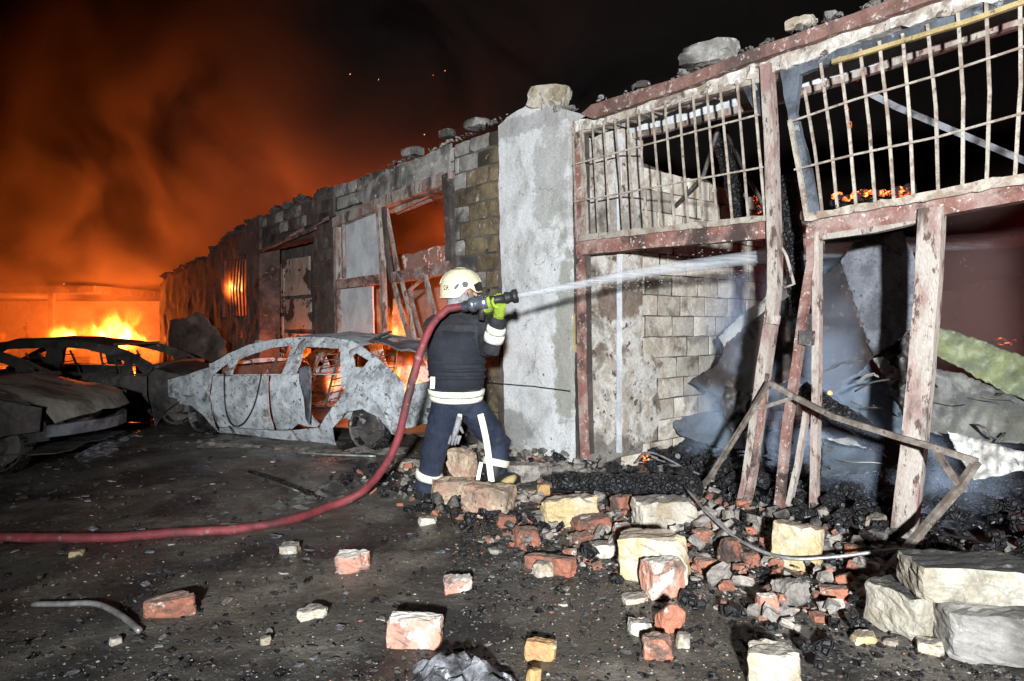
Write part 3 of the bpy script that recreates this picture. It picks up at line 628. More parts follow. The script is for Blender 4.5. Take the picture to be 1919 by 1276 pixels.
tube('bent_pipe', [P(1384, 150, .9), P(1352, 222, .95), P(1318, 330, 1.), P(1240, 415, 1.1)], .022, soot_metal); tag(C.objects[-1], 'bent dark pipe hanging diagonally behind the first barred fanlight', 'pipe')
tube('roof_strut', [P(1352, 230, 1.25), P(1400, 330, 1.2), P(1436, 392, 1.2)], .02, soot_metal); tag(C.objects[-1], 'thin roof strut slanting right beside the burnt upright post', 'strut')
log([P(1478, 330, .5), P(1488, 480, .5), P(1500, 590, .45)], .075, 'black burnt post standing behind the gap between the bays', 'charred_post')
tube('roof_purlin', [P(1520, 110, 1.0), P(1560, 138, 1.0), P(1680, 200, 1.3), P(1990, 330, 1.9)], (.07, .05), plate_grey, ref=(0, 0, 1)); tag(C.objects[-1], 'grey steel purlin sagging diagonally behind the second barred fanlight', 'purlin')
def S(name, pts, mat, label, **k): return tag(sheet(name, pts, mat, **k), label, 'metal sheet', 'fallen roof sheets')
S('roof_sheet', [(1575, 490, 1.0), (1600, 452, 1.0), (1691, 432, 1.02), (1722, 498, .9), (1716, 560, .85), (1712, 612, .8), (1680, 640, .8), (1636, 668, .8), (1616, 610, .8)], plate_grey, 'large grey steel sheet standing on edge in the doorway', amp=.015)
S('roof_sheet', [(1538, 520, .95), (1575, 492, .98), (1616, 610, .78), (1637, 668, .83), (1618, 692, .85), (1563, 724, .9), (1500, 705, 1.1), (1500, 560, 1.1)], plate_brown, 'dark brown sheet folded down beside the upright grey sheet', amp=.02)
S('roof_sheet', [(1292, 716, 1.0), (1345, 682, 1.02), (1362, 640, 1.05), (1436, 580, 1.0), (1505, 540, .95), (1505, 700, .8), (1440, 730, .8), (1400, 738, .85), (1370, 756, .9)], plate_brown, 'curled dark sheet with a pointed torn tip', amp=.04)
S('roof_sheet', [(1346, 632, 1.1), (1372, 606, 1.1), (1440, 552, 1.12), (1440, 580, 1.07), (1380, 628, 1.07), (1374, 650, 1.06), (1362, 664, 1.06)], plate_white, 'pale curled sheet standing in for the bright hazy glow above the dark sheet', amp=.02)  # white strip added for the bright glow in the smoke
S('roof_sheet', [(1360, 720, .85), (1420, 745, .75), (1440, 800, .65), (1372, 812, .7), (1350, 760, .8)], soot_metal, 'crumpled sooty sheet under the pointed torn tip', amp=.06, fq=8)
S('roof_sheet', [(1560, 735, 1.05), (1625, 694, 1.0), (1700, 720, 1.0), (1700, 860, .9), (1640, 812, .95)], plate_blue, 'smooth blue grey sheet behind the leaning charred beam', amp=.015)
S('roof_sheet', [(1630, 665, .95), (1712, 620, 1.0), (1752, 690, .9), (1745, 780, .8), (1715, 800, .8), (1670, 735, .85)], soot_metal, 'crumpled sooty sheet below the upright grey sheet', amp=.06, fq=9)
S('roof_sheet', [(1635, 672, .8), (1655, 668, .8), (1690, 700, .78), (1668, 722, .78)], plate_white, 'white torn foil strip below the upright grey sheet', amp=.05, fq=9, step=6)
S('roof_sheet', [(1753, 613, .7), (1793, 622, .75), (1919, 668, .9), (2010, 700, 1.), (2010, 790, .9), (1919, 748, .8), (1879, 734, .75), (1790, 684, .65), (1750, 662, .62)], plate_green, 'yellow green corrugated sheet behind the right door post', amp=.02, corr=(9., .012, .5, .86))
S('roof_sheet', [(1742, 690, .62), (1800, 698, .7), (1919, 752, .8), (2010, 795, .85), (2010, 850, .6), (1919, 832, .55), (1800, 826, .5), (1736, 808, .5)], plate_olive, 'dull olive sheet below the yellow green one', amp=.02, corr=(11., .01, -.2, .98))
S('roof_sheet', [(1775, 808, .35), (1830, 822, .35), (1917, 846, .3), (1960, 838, .3), (1960, 870, .2), (1889, 888, .15), (1826, 900, .1), (1800, 860, .25)], plate_white, 'white crumpled sheet on the rubble right of the door post', amp=.05, fq=9, step=7)
S('roof_sheet', [(1548, 822, .7), (1600, 818, .7), (1640, 824, .65), (1680, 840, .6), (1640, 842, .55), (1570, 830, .6)], plate_white, 'narrow pale sheet edge under the leaning charred beam', amp=.03, fq=7, step=6)
S('roof_sheet', [(1540, 832, .55), (1640, 845, .55), (1690, 868, .5), (1640, 885, .35), (1540, 892, .35)], plate_blue, 'low blue grey sheet between the bent posts and door post', amp=.02)
S('roof_sheet', [(1255, 790, 1.0), (1330, 770, 1.1), (1420, 800, .9), (1440, 850, .7), (1330, 835, .7), (1270, 812, .85)], plate_blue, 'low blue grey sheet half buried in smoke beside the block wall', amp=.03)
for i in range(22):
    x, y = rnd.uniform(1360, 1900), rnd.uniform(690, 880); l_ = rnd.uniform(25, 90); a_ = rnd.uniform(-1.2, 1.2); d_ = rnd.uniform(.3, .75)
    q_ = [P(x + l_ * t * math.cos(a_) + rnd.uniform(-6, 6), y + l_ * t * math.sin(a_) * .7 + rnd.uniform(-6, 6), d_ + rnd.uniform(-.08, .08)) for t in (0, .35, .7, 1)]
    tag(tube('metal_strip', smoothline(q_, 4), (rnd.uniform(.012, .04), .004) if i % 3 else .007, (soot_metal, tubemat, plate_white)[i % 3 if i % 5 else 0]), ('twisted sooty metal strip among the fallen sheets', 'twisted rusty strip among the fallen sheets', 'thin twisted pale wire among the fallen sheets')[1 if i % 3 == 1 else (2 if i % 3 == 2 else 0)], 'scrap', 'tangled strips among the fallen sheets')
S('roof_sheet', [(1168, 792, .75), (1209, 722, .9), (1228, 762, .9), (1215, 800, .7), (1172, 812, .6)], soot_metal, 'small black sheet leaning against the block wall', amp=.02)
# black heaps
def heap(name, pts, mat, hgt, label, seed=0., fq=9., step=.045, edge=.45):
    poly = [(G(x, y).x, G(x, y).y) for x, y in pts]
    def dist(x, y):
        m = 9
        for i in range(len(poly)):
            a, b = Vector(poly[i]), Vector(poly[(i+1) % len(poly)]); q = Vector((x, y)); t = max(0, min(1, (q - a).dot(b - a) / max(1e-6, (b - a).length_squared)))
            m = min(m, (q - a.lerp(b, t)).length)
        return m
    v, f = cdt(poly, (), step)
    vs = []
    for p in v:
        e = min(1, dist(*p) / edge); e = e * e * (3 - 2 * e)
        vs.append(Vector((p[0], p[1], gz(p[0], p[1]) - .02 + e * hgt * (.6 + .8 * noise.fractal(Vector((p[0], p[1], seed)) * 1.6, 1, 2, 3)) + e * .06 * noise.fractal(Vector((p[0], p[1], seed)) * fq, .7, 2, 4) + .03 * e)))
    return tag(raw(name, vs, [tuple(t) for t in f], mat), label, 'debris', kind='stuff')
heap('charred_debris', [(1180, 880), (1300, 905), (1440, 930), (1560, 968), (1720, 990), (1990, 1040), (2300, 960), (2300, 780), (1900, 760), (1600, 760), (1400, 765), (1250, 770), (1180, 800)], char, .16, 'black heap of charred debris covering the shop floor', 3.)
slab_d = [plate('plaster_remnant', pg_, lambda a, z, sd: FD(a, -.02 + .02 * sd, z), jamb, dwall, (), .1, .03) for pg_ in ([(.02, .3), (.4, .2), (.6, .5), (.5, .8), (.62, 1.0), (.3, 1.12), (.02, 1.05)],)]
heap('charred_debris', [(960, 862), (1085, 880), (1180, 880), (1240, 905), (1300, 935), (1180, 940), (1040, 930), (960, 905)], stone_soot, .07, 'sooty broken rubble at the foot of the white pillar', 5., 9)
heap('ash_pile', [(730, 1300), (755, 1240), (800, 1215), (880, 1222), (960, 1250), (1010, 1290), (960, 1360), (800, 1360)], ash_m, .07, 'crumpled heap of grey ash and foil in the foreground', 8., 9, .022, .16)
heap('ash_pile', [(60, 850), (170, 815), (250, 800), (300, 812), (240, 850), (140, 880)], ash_m, .03, 'pale ash spill under the burnt car bumper', 9., 9, .05)
heap('ash_pile', [(330, 912), (380, 895), (445, 905), (400, 925), (350, 920)], ash_m, .03, 'small white ash flake heap on the yard', 11., 14, .03)

def lumps(name, n, mat, smin, smax, label, seed, zone, flat=1.):
    r = random.Random(seed); v, f = [], []
    for i in range(n):
        s_, d_ = r.uniform(*zone[0]), r.uniform(*zone[1]); q = W(s_, d_, 0); z = gz(q.x, q.y) + (zone[2] * min(1, max(0, d_ + .2) / .6)); sz = smin + (smax - smin) * r.random() ** 3
        vs, fs = chunk(sz * r.uniform(1, 2.2), sz, sz * r.uniform(.5, 1) * flat, r.randint(0, 60), .4, 1, .15); n0 = len(v)
        v += place(vs, Vector((q.x, q.y, z + r.uniform(-.02, .05) * (1 if flat == 1 else .15))), r.uniform(0, 6.3), r.uniform(-.6, .6) * flat, r.uniform(-.6, .6) * flat); f += [tuple(n0 + k for k in t) for t in fs]
    tag(raw(name, v, f, mat, None, (0, 0, 0)), label, 'debris', kind='stuff')
lumps('charcoal_lumps', 1500, char, .02, .11, 'black charcoal lumps heaped across the shop floor', 5, ((-5.2, -.7), (-.35, 2.0), .1))
lumps('rubble_lumps', 420, stone_soot, .015, .07, 'sooty broken plaster lumps along the foot of the shop front', 6, ((-3.6, 1.2), (-.8, .25), .03))
lumps('rubble_lumps', 800, stone_soot, .012, .075, 'sooty crumbled masonry lumps between the bricks', 16, ((-3.3, 1.0), (-2.0, -.25), 0))
lumps('brick_lumps', 420, brick_red, .01, .055, 'crumbled red brick lumps between the bricks', 17, ((-3.2, .9), (-2.1, -.25), 0))
lumps('charcoal_lumps', 520, char, .012, .08, 'charcoal lumps between the bricks', 18, ((-3.6, 1.1), (-2.2, -.25), 0))
lumps('ash_flakes', 650, ash_m, .006, .05, 'grey ash flakes strewn over the yard', 19, ((-2.5, 5.0), (-5.2, -1.2), 0), .12)
lumps('plaster_scraps', 170, stone_white, .008, .05, 'pale plaster scraps strewn over the yard', 23, ((-2.5, 5.0), (-5.2, -.8), 0), .25)
lumps('rubble_lumps', 420, grit_dark, .008, .04, 'dark crumbs strewn over the yard', 20, ((-2.5, 5.0), (-5.2, -.8), 0), .6)
lumps('ash_flakes', 260, ash_m, .01, .05, 'grey ash flakes scattered on the charred floor', 8, ((-4.6, -.7), (-.6, 1.6), .12))
# embers glowing on burnt wood behind the second fanlight
def emberlump(px, py, d, wpx, hpx, label, mat=ember, seed=0.):
    b = P(px, py, d); k = b.y / F
    vs, fs = blob(1, .35, 1.8, 3, seed, (wpx * k / 2, wpx * k / 3, hpx * k / 2)); return tag(raw('ember', place(vs, b), fs, mat), label, 'ember', 'embers still glowing in the wreckage')
log([P(1558, 378, 1.35), P(1640, 368, 1.4), P(1716, 356, 1.45)], .05, 'burning purlin with orange embers behind the second barred fanlight', 'charred_purlin')
for i in range(9): emberlump(1570 + i * 16.5, 373 - i * 2.4 + rnd.uniform(-6, 4), 1.28, rnd.uniform(14, 28), rnd.uniform(9, 19), 'orange ember crust on the burning purlin', seed=i * 3.)
for i, (x, y, a, b) in enumerate(((1589, 212, 5, 20), (1594, 240, 4, 26), (1608, 158, 9, 13), (1416, 372, 8, 22), (1422, 392, 9, 14))): emberlump(x, y, 1.2, a, b, 'small red ember hanging in the dark behind the bars', seed=i + .5)
emberlump(1208, 858, .5, 14, 10, 'pinkish ember on the ground beside the pier end', ember, 9.)
emberlump(1885, 640, 2.6, 34, 14, 'dull red ember deep behind the green sheet', ember, 4.)

# ------------------------------------------------------------------ bent tubes and wires in front
def wire(name, pts, r, mat, label, cat, n=6): 
    return tag(tube(name, smoothline(pts, n), r, mat, seg=7), label, cat)
fr = thing('bent_tube_frame', 'burnt bent tube frame leaning on the door posts', 'frame', onG(1235, 1003))
q = lambda px, py, d: P(px, py, d)
tube('frame_tube', [onG(1235, 1003), q(1330, 895, -.3), q(1408, 772, -.3), q(1441, 716, -.28)], (.03, .03), tubemat, fr)
tube('frame_tube', [q(1441, 716, -.28), q(1463, 728, -.27), q(1488, 743, -.26), q(1563, 781, -.3), q(1680, 818, -.36), q(1750, 838, -.4), q(1831, 865, -.42)], (.036, .036), tubemat, fr)
tube('frame_tube', [q(1412, 768, -.3), q(1450, 757, -.28), q(1490, 744, -.26)], (.026, .026), tubemat, fr)
tube('frame_tube', [q(1831, 865, -.42), q(1815, 888, -.42), q(1797, 915, -.42), q(1740, 980, -.5), onG(1660, 1075)], (.036, .036), tubemat, fr)
tube('frame_tube', [q(1752, 842, -.4), q(1774, 876, -.41), q(1797, 908, -.42)], (.03, .03), tubemat, fr)
tube('frame_tube', [onG(1670, 1062), onG(1620, 1105), onG(1560, 1158)], (.032, .032), tubemat, fr)
wire('bent_wire', [A(1285, 915, 4.9), A(1330, 965, 4.4), A(1390, 1015, 4.05), A(1470, 1045, 3.8), A(1560, 1044, 3.7), A(1680, 1030, 3.65), A(1730, 1040, 3.62)], .010, wire_m, 'silvery bent rod lying over the rubble', 'rod')
wire('copper_cable', [onG(1480, 1145), A(1560, 1135, 3.35) , A(1640, 1108, 3.4), A(1700, 1082, 3.5), A(1738, 1073, 3.55)], .009, redwire, 'reddish cable end running from the white wall blocks', 'cable')
wire('bent_wire', [onG(1300, 1075), onG(1360, 1100), onG(1420, 1125), onG(1450, 1160)], .008, tubemat, 'dark cable trailing through the brick rubble', 'cable')
wire('thin_rod', [onG(468, 890) + Vector((0, 0, .03)), onG(530, 912) + Vector((0, 0, .03)), onG(605, 937) + Vector((0, 0, .015))], .014, char, 'straight black rod lying on the yard near the red hose', 'rod')
wire('plastic_pipe', [onG(62, 1139) + Vector((0, 0, .02)), onG(120, 1140) + Vector((0, 0, .03)), onG(180, 1142) + Vector((0, 0, .03)), onG(225, 1165) + Vector((0, 0, .02)), onG(262, 1192) + Vector((0, 0, .015))], .014, wire_m, 'grey bent pipe piece lying left of the orange brick', 'pipe')
wire('melted_strip', [onG(555, 850) + Vector((0, 0, .012)), onG(620, 855) + Vector((0, 0, .012)), onG(705, 857) + Vector((0, 0, .012))], .012, wire_m, 'pale melted strip on the ground beside the silver car', 'strip')
for i, pts in enumerate((((1205, 880), (1260, 872), (1320, 892)), ((1190, 868), (1220, 848), (1300, 886)), ((1210, 850), (1235, 862), (1290, 880)))):
    wire('thin_rod', [P(x, y, .15 + .1 * i) for x, y in pts], .009, wire_m, 'thin pale rod tangled on the rubble inside the first doorway', 'rod')['group'] = 'rods inside the first doorway'

# ------------------------------------------------------------------ bricks and blocks
def rub(x, yb, wpx, hpx, mat, name, label, yaw=.2, dr=.6, seed=None, lift=0.0, tilt=0.0, cut=.18, group=None, amp=.05):
    b = onG(x, yb); k = b.y / F; seed = seed if seed is not None else int(x * 7 + yb)
    l, h = wpx * k, hpx * k * .94
    dd = max(.04, l * dr)
    cy_, sy_ = abs(math.cos(yaw)), abs(math.sin(yaw)); f_ = l / (l * cy_ + dd * sy_)
    rr_ = random.Random(seed)
    vs, fs = chunk(l * f_, dd * f_, h * 1.08, seed, cut=max(cut, .26), cuts=3 if wpx < 34 else 7, amp=amp * 1.45)
    b = b + Vector((0, dd * .45, lift - .015 - h * .06))
    o = raw(name, place(vs, b, yaw + rr_.uniform(-.3, .3), tilt + rr_.uniform(-.09, .09), rr_.uniform(-.1, .1)), fs, mat); return tag(o, label, 'brick' if 'brick' in name else 'stone', group)
rub(773, 1213, 106, 58, brick_pink, 'brick', 'salmon brick with white mortar along its top beside the ash heap', .12, .45)
rub(312, 1157, 94, 40, brick_red, 'brick', 'lone orange brick right of the grey bent pipe', .22, .4)
rub(1011, 1238, 60, 38, brick_yellow, 'brick', 'small yellow brick half lying alone in the foreground', .1, .5)
rub(1236, 1098, 140, 86, stone_yellow, 'stone_block', 'big cream and yellow block with a white face', -.35, .5, cut=.1)
rub(1248, 1125, 86, 70, brick_pink, 'brick', 'rounded pinkish brick leaning on the big cream block', .3, .6, cut=.3)
rub(1249, 1000, 116, 58, stone_white, 'stone_block', 'clean white block in front of the charred log', .05, .5, cut=.08)
rub(1071, 990, 110, 54, stone_yellow, 'stone_block', 'dirty tan block with white patches below the charred log', -.05, .5, cut=.1, amp=.06)
rub(1168, 972, 44, 40, brick_red, 'brick', 'squarish orange brick between the tan and white blocks', .5, .8)
rub(914, 975, 106, 60, stone_pitted, 'stone_block', 'pitted pale block by the firefighter\'s right foot', -.3, .6, cut=.2)
rub(849, 946, 92, 46, stone_pitted, 'stone_block', 'speckled block lying between the firefighter\'s boots', .2, .6, cut=.25)
rub(862, 935, 58, 52, stone_pitted, 'stone_block', 'speckled block perched on another between the firefighter\'s boots', -.3, .7, cut=.3, lift=.16)
rub(980, 905, 74, 34, stone_soot, 'stone_block', 'sooty block under the firefighter\'s right boot', .3, .8)
rub(1033, 1074, 104, 34, brick_red, 'brick', 'long cracked red brick lying flat below the tan block', -.42, .3)
rub(1112, 1003, 78, 30, brick_red, 'brick', 'broken red brick half beside the pink one', .35, .6)
rub(1090, 1025, 44, 26, brick_red, 'brick', 'small orange brick piece in front of the broken red half', .1, .6)
rub(1169, 1023, 46, 40, brick_pink, 'brick', 'dusty pink brick end below the orange squarish brick', .4, .7)
rub(1018, 1082, 42, 28, stone_white, 'stone', 'white crumb leaning on the long cracked red brick', .3, .8, cut=.35)
rub(1132, 1043, 56, 28, stone_white, 'stone', 'speckled white lump between red bricks', .1, .7, cut=.35)
rub(658, 1076, 64, 36, brick_pink, 'stone', 'pale pinkish lump alone on the open yard', .1, .7, cut=.4)
rub(540, 1040, 36, 20, stone_white, 'stone', 'small white stone just below the red hose', .2, .8, cut=.35)
rub(857, 1114, 60, 28, brick_pink, 'stone', 'grey and pink broken lump on the open yard', .3, .7, cut=.4)
rub(581, 1163, 58, 22, stone_white, 'stone', 'flat white lump beside the black scorch patch', .1, .6, cut=.4)
rub(493, 1214, 24, 20, stone_white, 'stone', 'small white pebble left of the salmon brick', .5, .9, cut=.4)
rub(1462, 1300, 104, 92, stone_white, 'stone_block', 'white block with a black soot patch in the foreground', -.25, .6, cut=.22)
rub(1236, 1240, 58, 46, brick_red, 'brick', 'brown red brick standing in front of the wedge shaped one', -.2, .7)
rub(1258, 1190, 56, 60, brick_red, 'brick', 'wedge shaped brownish brick below the rounded pinkish brick', .4, .6, cut=.5)
rub(1201, 1198, 46, 30, stone_white, 'stone', 'white crumbly lump beside the wedge shaped brick', .2, .8, cut=.4)
rub(1280, 1215, 26, 34, stone_white, 'stone', 'pale chip right of the brown red standing brick', .2, .7, cut=.4)
rub(1193, 1133, 50, 16, stone_white, 'stone', 'flat pale chip below the big cream block', .05, .6, cut=.3)
rub(1372, 1058, 48, 48, brick_red, 'brick', 'orange brick piece under the silvery bent rod', .5, .7)
rub(1328, 1079, 50, 32, brick_red, 'brick', 'orange brick piece right of the big cream block', -.3, .6)
rub(1412, 1062, 36, 26, brick_red, 'brick', 'small reddish brick piece beside the tilted cream block', .2, .7)
rub(1500, 1066, 98, 84, stone_yellow, 'stone_block', 'tilted cream block with a scorched edge under the silvery rod', -.4, .55, cut=.14, tilt=.12)
rub(1600, 1056, 28, 38, brick_red, 'brick', 'small upright orange brick piece right of the tilted block', .2, .7)
rub(1322, 1020, 38, 26, brick_red, 'brick', 'rounded dusty brick piece right of the clean white block', .3, .8, cut=.35)
rub(1494, 1140, 66, 46, stone_soot, 'stone', 'dark grey rounded stone beside a pinkish lump', .2, .7, cut=.35)
rub(1440, 1166, 42, 52, brick_pink, 'stone', 'pinkish scorched lump beside the dark rounded stone', .3, .6, cut=.4)
rub(1572, 1128, 54, 26, brick_red, 'brick', 'brown brick slab lying under the reddish cable', -.2, .7)
rub(1540, 1168, 36, 18, brick_red, 'brick', 'flat red brick chip below the reddish cable', .1, .7)
rub(1627, 1208, 48, 20, stone_yellow, 'stone', 'flat yellowish stone left of the lower wall block', .1, .7, cut=.35)
rub(1552, 1208, 30, 20, brick_red, 'brick', 'small red chip left of the flat yellowish stone', .1, .7, cut=.35)
rub(1757, 1230, 54, 28, stone_white, 'stone', 'pale stone in front of the lower wall blocks', -.2, .7, cut=.35)
rub(985, 1024, 52, 36, brick_red, 'brick', 'dark sooty brick piece left of the broken red half', .2, .7)
rub(948, 990, 36, 24, brick_red, 'brick', 'small tan brick piece below the pitted pale block', .2, .7)
rub(1020, 935, 26, 34, brick_yellow, 'brick', 'yellow orange brick end beside the charred log', .3, .7)
rub(1044, 940, 24, 20, brick_red, 'brick', 'small red brick piece beside the charred log end', .3, .7)
rub(1655, 1010, 46, 36, stone_white, 'stone', 'pale stone with sooty side left of the door post foot', .4, .7, cut=.3)
rub(755, 880, 40, 20, stone_white, 'stone', 'pale stone behind the firefighter\'s left boot', .2, .7, cut=.35)
rub(800, 985, 36, 16, stone_white, 'stone', 'flat speckled white crust on the yard left of the pitted block', .1, .7, cut=.3)
rub(138, 1042, 26, 14, stone_yellow, 'stone', 'small yellowish stone under the red hose far from the bricks', .1, .8, cut=.35)
rub(212, 1212, 24, 20, stone_white, 'stone', 'small white block end below the grey bent pipe', .6, .6)
rub(425, 995, 46, 12, stone_white, 'stone', 'flat whitish flake touching the red hose', .1, .6)
rub(1000, 1290, 28, 40, brick_yellow, 'brick', 'orange brick corner at the edge of the foreground', .4, .7)
# three big wall blocks at the right
def bigblock(px, yb, wpx, hpx, dd, yaw, mat, label, z=0.0, seed=1, Y=None):
    b = onG(px, yb) if Y is None else A(px, yb, Y); k = b.y / F
    vs, fs = chunk(wpx * k, dd, hpx * k, seed, cut=.13, cuts=9, amp=.05)
    if Y is None: b.z += z
    tag(raw('wall_block', place(vs, b + Vector((0, dd / 2, 0)), yaw), fs, mat), label, 'stone', 'fallen wall blocks at the shop corner')
bigblock(1738, 1206, 112, 84, .26, .35, stone_crust, 'cream wall block below a larger one, sooty on top', seed=31)
bigblock(1900, 1252, 190, 92, .3, -.18, grey_block, 'big grey wall block under the sooty topped cream one', seed=32)
bigblock(1862, 1138, 240, 66, .26, -.12, stone_crust, 'largest cream wall block with black soot crust, topmost of its stack', seed=33, Y=2.86)
# random fragments
frag = [(brick_red, 'red brick fragment among the rubble by the shop front', 'brick_fragment'), (stone_white, 'pale stone fragment among the rubble by the shop front', 'stone_fragment'), (stone_soot, 'sooty stone fragment among the rubble by the shop front', 'stone_fragment'), (brick_pink, 'pinkish brick fragment among the rubble by the shop front', 'brick_fragment')]
for i in range(210):
    t = rnd.random(); x = 900 + 900 * t; y = np.interp(x, [900, 1300, 1800], [905, 1000, 1090]) + abs(rnd.gauss(0, 1)) * 62 - 18
    if x < 960 and y < 960: y += 60
    y = min(y, 1262); m, lb, nm = frag[rnd.choice((0, 0, 1, 2, 2, 2, 2, 3))]; sz = 7 + 26 * rnd.random() ** 1.8
    rub(x, y, sz, sz * rnd.uniform(.4, .75), m, nm, lb, rnd.uniform(-1, 1), rnd.uniform(.6, .9), 500 + i, cut=.4, group='fragments by the shop front', amp=.08)
# grit: countless chips, by colour
def grit(name, n, mat, lo, hi, seed, near, label):
    r = random.Random(seed); v, f = [], []
    for _ in range(n):
        if r.random() < near:
            px = r.uniform(850, 1919); py = min(1290, np.interp(px, [850, 1300, 1919], [930, 960, 1060]) + abs(r.gauss(0, 110)))
        else: px = r.uniform(-60, 1980); py = 790 + 500 * r.random() ** .8
        p = onG(px, py); s = lo * (hi / lo) ** (r.random() ** 2.2)
        if r.random() < .25: s *= .6
        a = r.uniform(0, 6.3); c, q = math.cos(a), math.sin(a); n0 = len(v)
        for dx, dy, dz in ((-1, -.7, 0), (1, -.6, 0), (.8, .7, 0), (-.8, .8, 0), (-.5, -.35, 1), (.55, -.3, .8), (.3, .4, .9)):
            x, y, z = (dx + r.uniform(-.35, .35)) * s, (dy + r.uniform(-.35, .35)) * s, (dz * r.uniform(.4, 1)) * s * .8
            v.append((p.x + x * c - y * q, p.y + x * q + y * c, p.z + z - s * .15))
        f += [tuple(n0 + k for k in t) for t in ((0, 1, 5, 4), (1, 2, 6, 5), (2, 3, 6), (3, 0, 4), (3, 4, 6), (4, 5, 6))]
    tag(raw(name, v, f, mat, None, (0, 0, 0)), label, 'gravel', kind='stuff')
grit('pale_grit', 7500, pale_chip, .0014, .009, 1, .55, 'pale plaster crumbs scattered over the yard')
grit('brick_grit', 1500, brick_red, .002, .013, 2, .7, 'red brick crumbs scattered over the yard')
grit('dark_grit', 12000, grit_dark, .003, .02, 3, .5, 'dark sooty gravel scattered over the yard')
grit('charcoal_grit', 5000, char, .005, .03, 4, .6, 'charcoal bits scattered over the yard')
for i, (pts, lb) in enumerate((([(430, 960), (560, 900), (700, 880), (760, 900), (700, 935), (560, 975)], 'pale grey trampled ash beside the red hose'), ([(250, 985), (420, 940), (520, 950), (400, 990)], 'grey ash film left of the red hose bend'), ([(520, 1010), (640, 985), (780, 990), (720, 1020), (600, 1030)], 'thin grey ash film under the red hose'))):
    heap('ash_film', pts, dust_m, .004, lb, 30. + i, 9, .05)
# flat burnt flakes and a dark scorch heap
heap('scorched_patch', [(560, 1130), (600, 1105), (660, 1098), (690, 1112), (640, 1130), (600, 1140)], char, .02, 'black scorched patch on the yard', 13., 14, .04)
heap('charred_plank', [(822, 1080), (850, 1055), (905, 1042), (905, 1050), (870, 1066), (840, 1084)], ash_m, .015, 'grey burnt plank flake on the yard', 15., 12, .03)

# ------------------------------------------------------------------ cars
Rr, Rf = G(676, 846), G(365, 812)
ax = (Rf - Rr).normalized(); WB = (Rf - Rr).length
ain = Vector((-ax.y, ax.x, 0));  ain = ain if ain.y > 0 else -ain           # towards the car's middle, away from the camera
HALF = .84
def inset(z): return max(0, z - .82) * .42 + max(0, .45 - z) * .12
def cz(zx, zy):
    """tracing of the silver car's side -> (x forward of the rear wheel, z)"""
    px, py = 300 + zx / 3.69, 580 + zy / 3.69; z = .7
    for _ in range(5):
        n = Rr + ain * inset(z); Y = n.dot(ain) / ((px - CX) / F * ain.x + ain.y); p = A(px, py, Y); z = p.z
    return ((p - Rr).dot(ax), p.z)
FENDER = [(145, 615), (85, 600), (75, 485), (200, 450), (345, 400), (365, 455), (358, 600), (362, 720), (378, 850), (300, 720), (230, 650), (185, 625)]
FDOOR = [(374, 460), (700, 458), (762, 458), (764, 560), (768, 700), (776, 832), (600, 824), (400, 814), (372, 720), (368, 600)]
RDOOR = [(782, 454), (925, 452), (1010, 442), (1000, 500), (1040, 600), (1065, 740), (1110, 790), (1085, 812), (1020, 812), (960, 788), (900, 828), (799, 834), (789, 700), (782, 560)]
RDOOR_FULL = [(782, 454), (1262, 454), (1300, 530), (1265, 610), (1180, 705), (1090, 825), (900, 832), (799, 834), (789, 700)]
QUART = [(1304, 284), (1390, 252), (1480, 320), (1600, 420), (1700, 505), (1715, 560), (1700, 650), (1690, 760), (1640, 880), (1600, 860), (1530, 740), (1420, 684), (1290, 712), (1205, 820), (1182, 950), (1104, 940), (1094, 832), (1184, 708), (1272, 606), (1303, 535), (1322, 420)]
QWIN = [(1328, 318), (1352, 300), (1440, 352), (1402, 402), (1342, 396)]
FRAME = [(350, 380), (480, 302), (620, 242), (760, 211), (900, 194), (1050, 188), (1200, 196), (1320, 216), (1388, 250), (1302, 281), (1319, 420), (1300, 530), (1268, 540), (1260, 450), (925, 449), (770, 454), (370, 457)]
HOLES = [[(388, 442), (470, 366), (460, 447)], [(502, 449), (528, 352), (650, 302), (780, 264), (905, 250), (846, 444)], [(942, 442), (992, 282), (1016, 256), (1235, 272), (1252, 300), (1252, 444)]]
SILL = [(380, 857), (400, 818), (600, 828), (780, 838), (900, 836), (1088, 818), (1100, 944), (1176, 958), (850, 908), (540, 870)]
CZ = {k: [cz(*p) for p in v] for k, v in dict(FENDER=FENDER, FDOOR=FDOOR, RDOOR=RDOOR, RDF=RDOOR_FULL, QUART=QUART, QWIN=QWIN, FRAME=FRAME, SILL=SILL).items()}
CH = [[cz(*p) for p in h] for h in HOLES]
